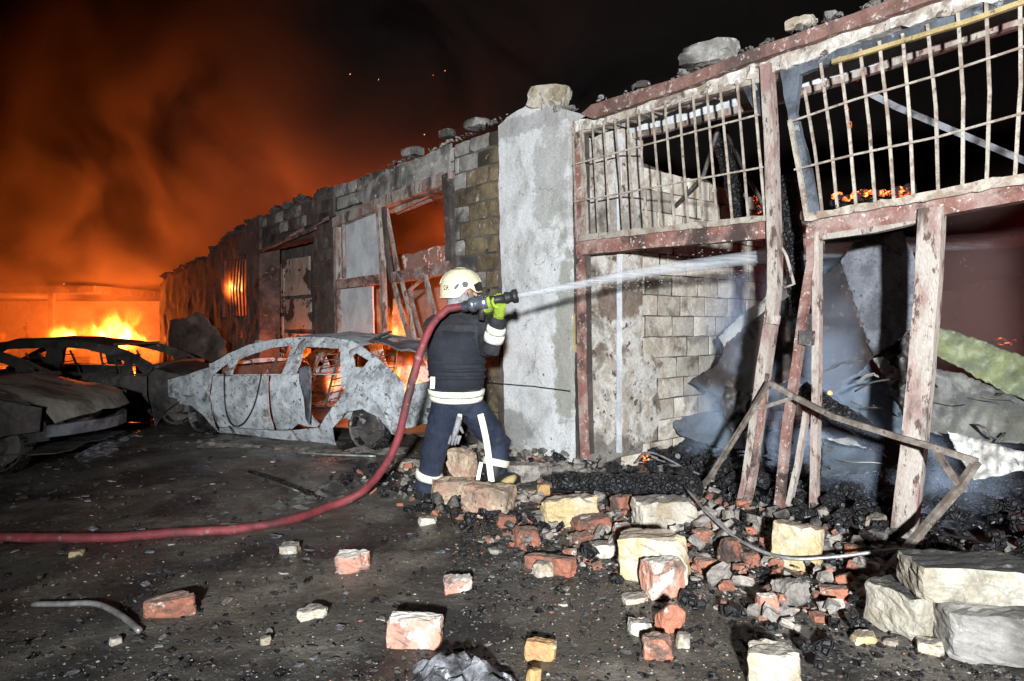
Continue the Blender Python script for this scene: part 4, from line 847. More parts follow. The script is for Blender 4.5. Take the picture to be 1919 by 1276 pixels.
def build_car(name, label, origin, fwd, mat, hood_mat, torn=False, group='burnt-out cars in the yard', hood_lift=0.0, sink=0.0):
    """origin: ground point below the rear axle's middle; fwd: unit heading. Parts are laid out in the car's own axes."""
    lf = Vector((-fwd.y, fwd.x, 0)); zz = Vector((0, 0, 1))
    c = lambda x, y, z: origin + fwd * x + lf * y + zz * (z - sink)
    root = thing(name, label, 'car', origin, group)
    for s in (1, -1):
        def fm(x, z, side, s=s):
            y = HALF - inset(z) - (.012 if side else 0) + (.05 * (1 - ((z - .55) / .34) ** 2) if z < .89 else 0) + .03 * noise.fractal(Vector((x * 2.4, z * 3, s * 3 + origin.x)), 1, 2, 4) + .02 * max(0, 1 - abs(math.hypot(x - (WB if x > WB / 2 else 0), z - .3) - .40) / .05) + .012 * math.exp(-((z - .72) / .03) ** 2)
            return c(x, s * y, z)
        def part(nm, poly, holes=(), stp=.07): return plate(nm, poly, fm, mat, root, holes, stp, .003)
        part('front_fender', CZ['FENDER']); part('front_door', CZ['FDOOR'])
        part('rear_door', CZ['RDOOR'] if torn and s > 0 else CZ['RDF'])
        part('rear_quarter', CZ['QUART'], [CZ['QWIN']]); part('side_frame', CZ['FRAME'], CH, .05); part('sill', CZ['SILL'])
        for xw, nm in ((0., 'wheel'), (WB, 'wheel')):
            mb = MB(); rr, cw = .29, c(xw, s * (HALF - .16), .29 + sink)
            # drum rim with lip, open face
            prof = [(.0, .06), (.06, .06), (.08, .02), (rr * .62, .01), (rr * .74, .07), (rr * .80, .085), (rr * .80, -.10), (rr * .66, -.12)]
            seg = 20; n0 = len(mb.v)
            for (r_, y_) in prof:
                for k in range(seg):
                    a_ = 2 * math.pi * k / seg; mb.v.append(cw + fwd * (r_ * math.cos(a_)) + zz * (r_ * math.sin(a_) - .05) + lf * (s * y_))
            for i in range(len(prof) - 1):
                for k in range(seg):
                    if 3 <= i < 4 and k % 4 < 2: continue              # gaps between the spokes
                    mb.f.append((n0 + i*seg + k, n0 + i*seg + (k+1) % seg, n0 + (i+1)*seg + (k+1) % seg, n0 + (i+1)*seg + k))
            wh = mb.make(nm, soot_metal, root, smooth=False)
            tr = MB(); tr.sweep([cw + fwd * (.25 * math.cos(q_)) + zz * (.25 * math.sin(q_) - .05) + lf * (s * .0) for q_ in [2*math.pi*k/24 for k in range(24)]], .045, 7, lf, nz=.02, cap=False)
            tr.make('burnt_tyre', char, wh)
            mb = MB(); mb.sweep([c(xw + .34 * math.cos(q_), s * (HALF - .12), .33 + .34 * math.sin(q_)) for q_ in np.linspace(.0, math.pi, 14)], (.22, .006), ref=lf, nz=.006)
            mb.make('wheel_arch', mat, root)
    xs = lambda p: cz(*p)
    # roof skin between the rails, sagging
    rail = [cz(x, y) for x, y in ((640, 236), (760, 211), (900, 194), (1050, 188), (1200, 196), (1320, 216), (1385, 250))]
    vs, fs = [], []; ny = 11
    for (x, z) in rail:
        for k in range(ny):
            t = -1 + 2 * k / (ny - 1); y = t * (HALF - inset(z) - .01)
            vs.append(c(x, y, z - .012 + .05 * (1 - t*t) - .035 * (1 - t*t) * noise.fractal(Vector((x * 2, t * 2, origin.x)), 1, 2, 3)))
    fs = [(i*ny + k, i*ny + k + 1, (i+1)*ny + k + 1, (i+1)*ny + k) for i in range(len(rail) - 1) for k in range(ny - 1)]
    raw('roof', vs, fs, mat, root, smooth=True)
    # bonnet
    hp = [cz(75, 485), cz(140, 465), cz(200, 450), cz(270, 426), cz(345, 402)]; vs, fs = [], []
    hp = [(hp[0][0] + .28, hp[0][1] - .16), (hp[0][0] + .2, hp[0][1] - .05)] + hp
    for (x, z) in hp:
        for k in range(13):
            t = -1 + 2 * k / 12; bow = .24 * t * t if x > hp[2][0] else 0
            vs.append(c(x - bow * .9, t * (HALF - .06), z + hood_lift + .07 * (1 - t**4) + .02 * noise.fractal(Vector((x * 3, t * 3, 2 + origin.y)), 1, 2, 4)))
    fs = [(i*13 + k, i*13 + k + 1, (i+1)*13 + k + 1, (i+1)*13 + k) for i in range(len(hp) - 1) for k in range(12)]
    raw('bonnet', vs, fs, hood_mat, root, smooth=True)
    # cowl, screens' frames, floor, bulkheads
    zc = cz(350, 385); zr = cz(1388, 250); zt = cz(1705, 520)
    mb = MB(); mb.sweep([c(zc[0], y, zc[1] + .03 * (1 - (y / .8)**2)) for y in np.linspace(-.8, .8, 9)], (.10, .05), ref=zz, nz=.01); mb.make('cowl', mat, root)
    f0 = cz(640, 236)
    mb = MB(); mb.sweep([c(f0[0], y, f0[1] + .02) for y in np.linspace(-.63, .63, 7)], (.07, .035), ref=zz, nz=.006); mb.make('header_rail', mat, root)
    plate('floor_pan', [(-.75, -.72), (3.2, -.72), (3.2, .72), (-.75, .72)], lambda x, y, sd: c(x, y, .22 - .012 * sd + .03 * noise.noise(Vector((x * 3, y * 3, 0)))), soot_metal, root, (), .25)
    plate('bulkhead', [(-.7, .24), (.7, .24), (.72, .85), (-.72, .85)], lambda y, z, sd: c(zc[0] - .1 + .02 * sd, y, z), soot_metal, root, (), .25)
    plate('rear_panel', [(-.76, .28), (.76, .28), (.76, .75), (-.76, .75)], lambda y, z, sd: c(zt[0] + .05 + .02 * sd + .03 * noise.noise(Vector((y * 4, z * 4, 1))), y, z), mat, root, (), .15, .02)
    mb = MB(); fx = hp[0][0]
    mb.sweep([c(fx - .02 - .3 * t * t, t * .74, .43) for t in np.linspace(-1, 1, 11)], (.05, .11), ref=zz, nz=.008); mb.make('bumper_beam', mat if torn else plate_grey, root)
    vs, fs = blob(1, .25, 2.5, 3, origin.x, (.38, .5, .24)); raw('engine', [c(WB + .12, 0, .48) + v for v in vs], fs, soot_metal, root)
    for x in (1.75, .75):                              # seat frames: bare tubing and springs
        for y in (-.38, .38):
            st = MB()
            for dy in (-.2, .2): st.sweep([c(x + .45, y + dy, .42), c(x, y + dy, .42), c(x - .12, y + dy, .8), c(x - .2, y + dy * .7, 1.05)], .016, 6)
            for k in range(7): st.sweep([c(x - .06 - .018 * k, y - .2, .5 + k * .08), c(x - .05 - .018 * k, y, .5 + k * .08 + rnd.uniform(-.02, .02)), c(x - .06 - .018 * k, y + .2, .5 + k * .08)], .008, 5)
            for k in range(5): st.sweep([c(x + .05 + .09 * k, y - .2, .42), c(x + .05 + .09 * k, y, .40), c(x + .05 + .09 * k, y + .2, .42)], .008, 5)
            st.make('seat_frame', soot_metal, root)
    mb = MB(); mb.sweep([c(2.35, .38 + .18 * math.cos(q_), .78 + .18 * math.sin(q_)) for q_ in np.linspace(0, 6.283, 17)], .012, 6); mb.make('steering_wheel', soot_metal, root)
    return root, c
car1, cc = build_car('burnt_car', 'silvery white burnt-out hatchback shell with torn rear door', Rr + ain * HALF, ax, car_ash, car_ash, True)
# in this car left (+y) must face the camera
flap = [(1000, 405), (1060, 388), (1114, 386), (1116, 600), (1110, 700), (1104, 788), (1062, 742), (1038, 600), (1000, 500)]
def flapmap(u, v, side):
    x, z = cz(u, v); return Rr + ax * x + Vector((0, 0, z)) - ain * (.08 + .07 * max(0, (u - 1010) / 100) + (0 if side else .006) - inset(z) * .5)
plate('torn_door_skin', flap, flapmap, plate_grey, car1, (), 22., .5, smooth=True)
def cw1(zx, zy, out=.075):
    x, z = cz(zx, zy); return Rr + ax * x + Vector((0, 0, z)) + ain * (inset(z) - out)
tube('hanging_cable', smoothline([cw1(478, 440), cw1(480, 600), cw1(500, 740), cw1(550, 800), cw1(620, 770), cw1(690, 640), cw1(735, 440)], 5), .007, rubber, car1)
tube('hanging_cable', smoothline([cw1(510, 800), cw1(535, 840), cw1(545, 880)], 4), .007, rubber, car1)
vs, fs = [], []
for r_ in (0, .055, .06):
    for k in range(16):
        b = cw1(1520, 585, .055); a_ = 2 * math.pi * k / 16; vs.append(b + ax * (r_ * math.cos(a_)) + Vector((0, 0, r_ * math.sin(a_))) + ain * (.008 if r_ == .06 else 0))
fs = [(i*16 + k, i*16 + (k+1) % 16, (i+1)*16 + (k+1) % 16, (i+1)*16 + k) for i in range(2) for k in range(16)]
raw('fuel_flap', vs, fs, car_ash, car1)
# raised, crumpled boot lid and rear wreckage
zt = cz(1388, 250)
def bl(x, y, z): return cc(x, y, z)
plate('boot_lid', [(-.6, 0), (.6, 0), (.62, .75), (-.62, .75)], lambda y, t, sd: bl(zt[0] - .1 - t * .95, y, zt[1] + .03 + .02 * sd - t * .18 + .05 * noise.fractal(Vector((y * 3, t * 3, 4)), 1, 2, 3)), plate_grey, car1, (), .1, .02)
tube('boot_strut', [bl(zt[0] - .05, .6, zt[1] + .05), bl(zt[0] - .35, .62, zt[1] + .16)], (.05, .02), soot_metal, car1)
for i in range(5):
    tube('bumper_remnant', [bl(-.75 - rnd.uniform(0, .1), y0, .2 + .07 * i), bl(-.85, y0 - .5, .22 + .07 * i + rnd.uniform(-.05, .05)), bl(-.8, y0 - 1.1, .2 + .06 * i)], (.03, .04), car_ash if i % 2 else soot_metal, car1) if (y0 := .7) else 0
heap('ash_pile', [(330, 850), (420, 842), (560, 856), (700, 860), (800, 858), (790, 835), (600, 835), (420, 820), (330, 825)], stone_soot, .02, 'dark burnt residue under the silver car', 21., 9, .06)
build_car('burnt_car', 'dark charred car with curved roof beside the flames', Vector((-7.35, 10.0, 0)) , Vector((.998, .06, 0)).normalized(), car_dark, car_dark, False, sink=.06)
build_car('burnt_car', 'burnt car with buckled olive grey bonnet and bare bumper beam', Vector((-7.56, 6.78, 0)), Vector((.993, .115, 0)).normalized(), car_dark, car_olive, False, sink=.05)

# ------------------------------------------------------------------ the fire at the far end of the yard
shed = thing('burning_shed', 'low burning shed with straight roof edge glowing orange', 'shed', (-14, 25, 0))
def sbox(name, x0, x1, y0, y1, z0, z1, mat):
    b = MB(); b.box((x0, y0, z0), Vector((x1 - x0, 0, 0)), Vector((0, y1 - y0, 0)), Vector((0, 0, z1 - z0))); return b.make(name, mat, shed)
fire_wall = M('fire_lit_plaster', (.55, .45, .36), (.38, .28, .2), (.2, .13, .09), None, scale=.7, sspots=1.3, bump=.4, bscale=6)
sbox('roof', -30, -13.6, 22.2, 30, 2.42, 2.66, charred_wall)
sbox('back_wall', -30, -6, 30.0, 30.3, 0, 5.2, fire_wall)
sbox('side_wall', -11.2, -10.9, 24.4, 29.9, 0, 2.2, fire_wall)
sbox('low_wall', -14.2, -9.5, 23.0, 23.3, 0, .86, charred_wall)
for x in (-24, -19.5, -15.3): sbox('post', x, x + .16, 22.5, 22.66, 0, 2.42, charred_wall)
def flame(px, py, Y, wpx, hpx, mat, label, name='flame'):
    b = A(px, py, Y); k = Y / F; vs, fs = blob(1, .25, 1.3, 3, px * .1, (wpx * k / 2, wpx * k / 2, hpx * k / 2))
    vs = [Vector((v.x * (1 - .45 * max(0, v.z / (hpx * k / 2))), v.y, v.z)) for v in vs]
    return tag(raw(name, place(vs, b + Vector((0, 0, hpx * k / 2))), fs, mat, origin=b + Vector((0, 0, hpx * k / 2))), label, 'flame', 'flames')
fp = [(236, 668, 20.6, 120, 120, 'tall yellow flame burning behind the dark car'), (190, 655, 21.2, 90, 75, 'low yellow flame left of the tall flame'), (135, 655, 21.6, 120, 60, 'low orange flame below the shed roof edge'), (2, 665, 15., 50, 55, 'orange flame at the far left beside the dark car'), (265, 650, 20.5, 60, 50, 'low flame beside the low wall')]
for x, y, Y, a, b, l in fp: flame(x, y, Y, a, b, flame_big, l)
for x, y, Y, a, b, l in ((381, 602, 16.3, 16, 36, 'small flame licking from the far wall\'s upper hole'), (456, 640, 13.8, 14, 40, 'small flame in the hole low in the end wall'), (312, 655, 18.6, 14, 60, 'narrow flame at the far corner of the building'), (1, 0, 0, 0, 0, '')):
    if Y: flame(x, y, Y, a, b, flame_small, l)
flame(440, 572, 14.6, 60, 90, flame_small, 'fire glowing behind the slatted end window')
flame(756, 775, 8.9, 110, 130, flame_small, 'flames behind the rear of the silver car')
flame(782, 790, 8.4, 70, 110, flame_small, 'flames at the silver car\'s rear bumper')
flame(625, 745, 8.6, 60, 90, flame_small, 'flames inside the silver car')
flame(745, 650, 10.2, 70, 90, flame_small, 'flames inside the window opening')
FC = (1, .165, .02)
lamp('fire_light_shed', 'POINT', A(225, 606, 21.8), 2700, FC, .7)
lamp('fire_light_shed_left', 'POINT', A(60, 600, 26), 650, FC, .9)
lamp('fire_light_back', 'POINT', A(575, 480, 26), 2300, (1, .15, .02), 1.2)
lamp('fire_light_far', 'POINT', A(860, 420, 27.5), 700, (1, .15, .03), 1.2)
lamp('fire_light_left', 'POINT', A(-160, 520, 27), 450, FC, 1.)
lamp('fire_light_bay', 'POINT', W(3.4, .8, .9), 150, FC, .25)
lamp('fire_light_bay_two', 'POINT', W(7.6, .2, .7), 60, FC, .2)
lamp('fire_light_end', 'POINT', W(10, .9, 1.9), 260, FC, .3)
lamp('fire_light_car', 'POINT', cc(.75, 0, .62), 26, FC, .15)
lamp('fire_light_car_rear', 'POINT', cc(-1.15, -.5, .5), 110, FC, .2)
lamp('ember_light', 'POINT', W(-5.4, 3.2, 1.3), 170, (1, .10, .05), .3)
# scorched sheet leaning at the far wall and lumps
sheet_o = sheet('leaning_sheet', [(318, 600, -.9), (345, 596, -.9), (372, 584, -.8), (392, 600, -.7), (424, 640, -.5), (424, 678, -.6), (330, 682, -1.1), (314, 640, -1.)], charred_wall, step=8., amp=.06)
sheet_o.data.materials[0] = M('brown_sheet', (.22, .16, .13), (.15, .11, .09), None, (.07, .05, .04), scale=3, bump=.3)
tag(sheet_o, 'pale brown buckled sheet leaning on the far end wall', 'metal sheet')
tag(raw('scrap_heap', *(lambda vf: (place(vf[0], G(30, 668)), vf[1]))(blob(1, .4, 2., 4, 5., (1.6, .9, .75))), charred_wall), 'dark scrap heap left of the flames behind the dark car', 'scrap')
# sparks drifting in the smoke
for i in range(8):
    px, py = rnd.choice(((rnd.uniform(20, 760), rnd.uniform(160, 560)), (rnd.uniform(600, 960), rnd.uniform(120, 300)))); Y = rnd.uniform(11, 20)
    r = rnd.uniform(.003, .007); vs, fs = blob(r, .3, 1, 1, i, (1, 1, rnd.uniform(1, 4))); vs = place(vs, (0, 0, 0), 0, rnd.uniform(-1.2, 1.2)); tag(raw('spark', place(vs, A(px, py, Y)), fs, spark_m), 'tiny orange spark drifting in the dark smoke', 'spark', 'sparks in the smoke')

# ------------------------------------------------------------------ smoke
def volbox(name, lo, hi, mat, label, rot=None):
    b = MB(); lo, hi = Vector(lo), Vector(hi); d = hi - lo
    b.box(lo, Vector((d.x, 0, 0)), Vector((0, d.y, 0)), Vector((0, 0, d.z))); o = b.make(name, mat, origin=(lo + hi) / 2); return tag(o, label, 'smoke', kind='stuff')
def room(name, s0, s1, d0, d1, z0, z1, mat, label):
    b = MB(); b.box(W(s0, d0, z0), U * (s1 - s0), V * (d1 - d0), Vector((0, 0, z1 - z0))); return tag(b.make(name, mat, origin=W((s0 + s1) / 2, (d0 + d1) / 2, (z0 + z1) / 2)), label, 'smoke', kind='stuff')
sm = vol_smoke('fire_smoke', (.40, .36, .34), 1.1, .21, .44, .58, .3, stretch=(1, .6, 1), off=(1.5, 3.1, .4), detail=5)
volbox('smoke', (-46, 20.2, 2.75), (20, 34, 24), sm, 'billowing dark smoke lit orange by the fire')
volbox('smoke', (-18, 16.5, .05), (-8.2, 20.1, 5.5), vol_smoke('near_fire_smoke', (.5, .42, .38), .3, .45, .42, .6, .55, falloff=((.45, .5, .3), .6, .15), detail=3), 'thin orange lit smoke drifting in front of the shed')
room('smoke', 7.2, 17, -.3, 4.6, 2.0, 6.5, vol_smoke('roof_smoke', (.45, .38, .34), .34, .4, .40, .62, .4, falloff=((.5, .5, .35), .55, .2), detail=3), 'orange lit smoke rolling over the far roof end')
sm2 = vol_smoke('room_smoke', (.60, .75, .98), 1.9, 1.5, .42, .64, -.3, falloff=((.5, .45, .34), .58, .1), detail=3, off=(.3, .2, .7))
room('smoke', -2.45, -.8, .5, 2.5, -.05, 2.5, sm2, 'blue grey smoke rising inside the first doorway')
room('smoke', -3.6, -2.2, .25, 1.0, -.02, 1.1, vol_smoke('low_smoke', (.6, .75, .98), .8, 1.6, .38, .64, -.3, falloff=((.5, .5, .3), .55, .12), detail=3), 'low blue grey smoke curling round the charred beam')
room('smoke', -6.5, -2.2, 1.5, 4.8, .2, 3.4, vol_smoke('red_smoke', (.55, .34, .32), .8, .7, .3, .66, -.1, falloff=((.5, .5, .4), .55, .2), detail=2), 'brownish red smoke behind the second doorway')

# ------------------------------------------------------------------ firefighter
ff = thing('person', 'firefighter seen from behind in dark turnout gear aiming a hose nozzle', 'person', onG(850, 925))
def bodymesh(name, lofts, mats, parent, vox=.014, split=None, fold=.006):
    mb = MB()
    for l_ in lofts: mb.sweep(*l_)
    me = bpy.data.meshes.new('tmp'); me.from_pydata([tuple(v) for v in mb.v], [], mb.f)
    bm = bmesh.new(); bm.from_mesh(me); bmesh.ops.recalc_face_normals(bm, faces=bm.faces); bm.to_mesh(me); bm.free()
    o = bpy.data.objects.new('tmp', me); C.objects.link(o)
    m = o.modifiers.new('r', 'REMESH'); m.mode = 'VOXEL'; m.voxel_size = vox
    s = o.modifiers.new('s', 'SMOOTH'); s.factor = .5; s.iterations = 6
    dg = bpy.context.evaluated_depsgraph_get(); e = o.evaluated_get(dg); em = e.to_mesh()
    vs = [v.co.copy() for v in em.vertices]; ns = [v.normal.copy() for v in em.vertices]; fs = [tuple(p.vertices) for p in em.polygons]
    e.to_mesh_clear(); bpy.data.objects.remove(o)
    vs = [v + n * fold * (noise.fractal(Vector((v.x * 6, v.y * 6, v.z * 15)), 1, 2, 3) - .7 * abs(noise.noise(Vector((v.x * 9 + v.z * 7, v.y * 9, v.z * 11))))) for v, n in zip(vs, ns)]
    ob = raw(name, vs, fs, mats, parent, smooth=True)
    if split:
        for p in ob.data.polygons: p.material_index = split(Vector(p.center) + WL[ob.name])
    return ob
lfoot, rfoot = A(797, 916, 5.45), A(924, 890, 5.62)
pel, hipL, hipR = A(857, 752, 5.5), A(834, 768, 5.48), A(884, 766, 5.52)
kL, kR = A(813, 848, 5.42), A(934, 832, 5.66)
chest, neck, head = A(857, 632, 5.46), A(858, 578, 5.5), A(866, 548, 5.52)
shL, shR = A(812, 606, 5.5), A(902, 606, 5.46)
elR, wrR = A(918, 660, 5.30), A(934, 600, 5.22)
elL, wrL = A(872, 640, 5.78), A(912, 588, 5.50)
ez = Vector((0, 0, 1))
lofts = [
  ([A(857, 778, 5.5), A(857, 760, 5.5), A(856, 735, 5.48), A(855, 700, 5.47), A(856, 650, 5.46), A(857, 615, 5.47), A(858, 594, 5.49), A(858, 582, 5.5)],
   [(.10, .17), (.135, .20), (.135, .205), (.14, .215), (.15, .235), (.14, .235), (.10, .17), (.07, .085)], 20, (0, 1, 0)),
  ([A(858, 592, 5.5), A(861, 560, 5.51)], [.075, .06], 12),
  ([A(846, 770, 5.49), hipL, A(824, 808, 5.45), kL, A(806, 880, 5.43), lfoot], [.11, .128, .118, .103, .096, .098], 14),
  ([A(872, 768, 5.51), hipR, A(910, 798, 5.58), kR, A(930, 862, 5.64), rfoot], [.11, .128, .12, .107, .098, .095], 14),
  ([A(880, 608, 5.47), shR, A(912, 634, 5.40), elR], [.085, .09, .082, .075], 12),
  ([elR, A(927, 630, 5.25), wrR], [.074, .068, .058], 12),
  ([A(835, 608, 5.48), shL, A(838, 630, 5.66), elL], [.085, .09, .08, .072], 12), ([elL, A(893, 612, 5.64), wrL], [.072, .065, .055], 12)]
# the torso's ellipse axes: a along the reference (depth), b across
body = bodymesh('body', lofts, [black, navy], ff, vox=.011, fold=.013, split=lambda p: 1 if p.z < A(0, 738, 5.48).z else 0)
def shell(name, pts, rads, mat, parent, ref=(0, 1, 0), seg=28, tilt=None, fold=.004):
    mb = MB(); mb.sweep(pts, rads, seg, ref)
    mb.v = [v + Vector(noise.noise_vector(v * 11)) * fold for v in mb.v]
    return mb.make(name, mat, parent, smooth=True)
# ballistic style dark vest over the jacket, with stacked horizontal webbing
vest = shell('vest', [A(857, 728, 5.48), A(856, 715, 5.475), A(855, 680, 5.47), A(856, 645, 5.465), A(857, 622, 5.47)], [(.150, .212), (.158, .220), (.162, .230), (.164, .236), (.150, .20)], vestm, body, fold=.008)
for i, y in enumerate((650, 664, 678, 692, 706)):
    shell('vest_webbing', [A(856, y + 4, 5.47), A(856, y, 5.47), A(856, y - 4, 5.47)], [(.158, .226), (.169, .238), (.158, .226)], vestm, body, fold=.006)
def band(name, pts, rads, mat=reflect, ref=(0, 1, 0)): return shell(name, pts, rads, mat, body, ref, fold=.004)
band('reflective_band', [A(855, 749, 5.49), A(855, 741, 5.485)], [(.150, .213), (.152, .216)])
band('reflective_band', [A(855, 739.5, 5.485), A(855, 729, 5.48)], [(.156, .222), (.164, .230)])
tube('reflective_stripe', [A(810, 728, 5.30), A(811, 716, 5.29), A(811, 706, 5.285)], (.036, .008), reflect, body, ref=(0, 1, 0))
def limb_at(a, b, t): return a.lerp(b, t)
a_, b_ = A(806, 880, 5.43), lfoot
band('reflective_band', [limb_at(a_, b_, .12), limb_at(a_, b_, .45)], [.111, .109])
a_, b_ = A(930, 862, 5.64), rfoot
band('reflective_band', [limb_at(a_, b_, -.1), limb_at(a_, b_, .36)], [.113, .110])
band('reflective_band', [limb_at(elR, wrR, .36), limb_at(elR, wrR, .58)], [.082, .080]); band('reflective_band', [limb_at(elR, wrR, .62), limb_at(elR, wrR, .8)], [.078, .074])
# stripe running down the right leg (camera side)
sl = []
for (px, py, Y) in ((900, 776, 5.415), (906, 800, 5.445), (912, 830, 5.50), (916, 860, 5.515), (918, 880, 5.512), (921, 903, 5.51)):
    sl.append(A(px, py, Y))
tube('reflective_stripe', smoothline(sl, 4), (.05, .012), reflect, body, ref=(.2, -1, 0))
tube('reflective_stripe', [A(902, 866, 5.53), A(898, 885, 5.52), A(894, 908, 5.50)], (.030, .012), reflect, body, ref=(0, 1, 0))
# boots
def boot(name, ankle, fd, mat):
    fd = Vector(fd).normalized(); g = ankle.copy(); g.z -= .02
    base = ankle - Vector((0, 0, .085))
    mb = [([ankle + ez * .1, ankle, base + ez * .06], [.075, .072, .068], 12), ([base - fd * .07 + ez * .045, base + fd * .04 + ez * .05, base + fd * .16 + ez * .045, base + fd * .215 + ez * .03], [(.052, .050), (.06, .056), (.05, .056), (.03, .036)], 12)]
    return bodymesh(name, mb, [mat], ff, .012, fold=.002)
boot('boot', A(796, 914, 5.45), (.55, .83, 0), rubber); boot('boot', A(928, 890, 5.6), (.95, .3, 0), rubber)
tube('boot_toe_cap', [A(940, 908, 5.56), A(955, 902, 5.57), A(966, 892, 5.6)], [.03, .045, .02], yellowed, ff)
# head, facing right towards the jet
hd = bodymesh('head', [([head + Vector((0, 0, -.12)), head + Vector((.01, 0, -.06)), head + Vector((.012, 0, 0)), head + Vector((0, 0, .07)), head + Vector((-.01, 0, .115))], [(.055, .055), (.078, .088), (.082, .10), (.078, .095), (.03, .04)], 16),
   ([head + Vector((.085, -.005, .005)), head + Vector((.118, -.005, -.022)), head + Vector((.108, -.005, -.035))], [.012, .016, .010], 8),
   ([head + Vector((.07, 0, -.085)), head + Vector((.1, 0, -.08))], [.03, .018], 8)], [skin], ff, .007, fold=0.)
mb = MB(); mb.sweep([head + Vector((.088, -.045, .015)), head + Vector((.1, -.03, .017))], .009, 8); mb.make('eye', rubber, hd)
mb = MB(); mb.sweep([head + Vector((.095, -.03, -.062)), head + Vector((.105, 0, -.06))], .006, 6); mb.make('mouth', brick_red, hd)
hc = head + Vector((-.012, 0, .035)); vs, fs = [], []
nu, nv = 36, 14; rx, ry, rz = .158, .122, .150
def hrim(th):                                         # lower edge: brim low at the nape, cut up round the ear, low brow
    c_ = math.cos(th); return -.085 + .05 * max(0, c_) + .055 * math.exp(-((abs(abs(th) - 1.12)) / .3)**2)
for j in range(nv + 1):
    for i in range(nu):
        th = 2 * math.pi * i / nu - math.pi; zb = max(-.97, hrim(th) / rz); z = 1 - (1 - zb) * j / nv; r_ = math.sqrt(max(0, 1 - z*z*.86)) if z > 0 else 1.0 - .0 * z
        fl = 1 + (.05 if j == nv else 0) + .02 * math.exp(-((th) / .25)**2)
        vs.append(hc + Vector((rx * r_ * math.cos(th) * fl, ry * r_ * math.sin(th) * fl, rz * z)))
for j in range(nv):
    for i in range(nu): fs.append((j*nu + i, j*nu + (i+1) % nu, (j+1)*nu + (i+1) % nu, (j+1)*nu + i))
hel = raw('helmet', vs, fs, helm, ff, smooth=True); sm_ = hel.modifiers.new('shell', 'SOLIDIFY'); sm_.thickness = .008; sm_.offset = 1
def onhelm(dx, dz, out=.004):                         # point on the helmet's near side
    x, z = dx / rx, dz / rz; y = math.sqrt(max(.02, 1 - x*x - max(0, z)**2 * .9)); return hc + Vector((dx, -(ry * y + .008 + out), dz))
mb = MB(); mb.sweep([onhelm(-.115, .0), onhelm(-.125, .06), onhelm(-.09, .125, .008), onhelm(-.03, .158, .006), onhelm(.03, .158, .006)][0:1] + [hc + Vector((rx * 1.05 * math.cos(a) , 0, rz * 1.05 * math.sin(a))) for a in np.linspace(2.9, .3, 18)], .010, 6); mb.make('crest', helm, hel)
def disc(name, c0, r, mat, parent, sx=1., rot=0., n=14):
    vs = [c0 + Vector((sx * r * math.cos(t) * math.cos(rot) - r * math.sin(t) * math.sin(rot), -.004, sx * r * math.cos(t) * math.sin(rot) + r * math.sin(t) * math.cos(rot))) for t in np.linspace(0, 2*math.pi, n, endpoint=False)]
    vs2 = [v + Vector((0, .02, 0)) for v in vs]; fs = [tuple(range(n)), tuple(range(2*n - 1, n - 1, -1))] + [(i, (i+1) % n, n + (i+1) % n, n + i) for i in range(n)]
    return raw(name, vs + vs2, fs, mat, parent)
disc('visor_pivot', onhelm(.045, .022), .024, rubber, hel)
disc('vent_slot', onhelm(-.022, .005), .011, rubber, hel, 2.6, .9)
mb = MB(); mb.sweep([hc + Vector((.12, -.085, -.01)), hc + Vector((.155, -.05, .012)), hc + Vector((.168, 0, .02)), hc + Vector((.155, .05, .012))], (.012, .07), ref=(0, 0, 1)); mb.make('visor', rubber, hel)
cu = bpy.data.curves.new('helmet_lettering', 'FONT'); cu.body = 'ER'; cu.size = .052; cu.extrude = .001; cu.align_x = 'CENTER'
to = bpy.data.objects.new('tmp', cu); C.objects.link(to); to.rotation_euler = (R(90), 0, R(-38)); to.location = onhelm(-.105, -.02, .008)
bpy.context.view_layer.update(); dg = bpy.context.evaluated_depsgraph_get(); me = bpy.data.meshes.new_from_object(to.evaluated_get(dg)); mw = to.matrix_world.copy()
vs = [mw @ v.co for v in me.vertices]; fs = [tuple(p.vertices) for p in me.polygons]; bpy.data.objects.remove(to)
raw('lettering', vs, fs, rubber, hel)
# grey neck cover
shell('neck_cover', [head + Vector((-.01, 0, -.16)), head + Vector((-.015, 0, -.11)), head + Vector((-.012, 0, -.05)), head + Vector((-.01, 0, -.01))], [(.12, .125), (.105, .105), (.108, .115), (.10, .11)], greycloth, ff, ref=(1, 0, 0), fold=.012)
tube('chin_strap', [head + Vector((.05, -.09, .0)), head + Vector((.06, -.075, -.06)), head + Vector((.07, -.02, -.1))], (.018, .006), rubber, hd)
# hands: palm, four fingers and a thumb closed round the nozzle
noz0, noz1 = A(868, 574, 5.20), A(970, 554, 5.12); nd = (noz1 - noz0).normalized(); nl = (noz1 - noz0).length
def hand(name, wrist, grip, side, mat):
    """fingers wrap the barrel at grip; side -1: fingers pass on the camera's side"""
    up = (ez - nd * ez.dot(nd)).normalized(); out = nd.cross(up) * side; rr = .038
    ring = lambda a, off, r=rr: grip + nd * off + (up * math.sin(a) + out * math.cos(a)) * r
    pc = grip - up * .055
    L = [([wrist, wrist.lerp(pc, .6), pc, ring(-1.2, 0, .05)], [(.034, .042), (.034, .046), (.03, .048), (.02, .045)], 12)]
    for k, off in enumerate((-.036, -.012, .012, .035)):
        ln = (1.9, 2.25, 2.15, 1.75)[k]
        L.append(([pc + nd * off] + [ring(-.9 + t * ln, off, .048) for t in (0, .3, .6, .85, 1)], [.014, .0125, .012, .011, .010, .008], 8))
    th = [pc - nd * .03, ring(-2.1, -.04, .05), ring(-2.9, -.045, .048), ring(-3.6, -.03, .046)]
    L.append((th, [.016, .015, .013, .010], 8))
    return bodymesh(name, L, [mat], ff, .0065, fold=.002)
hand('glove', wrR + Vector((0, 0, .01)), noz0 + nd * (nl * .66), -1, lime_glove)
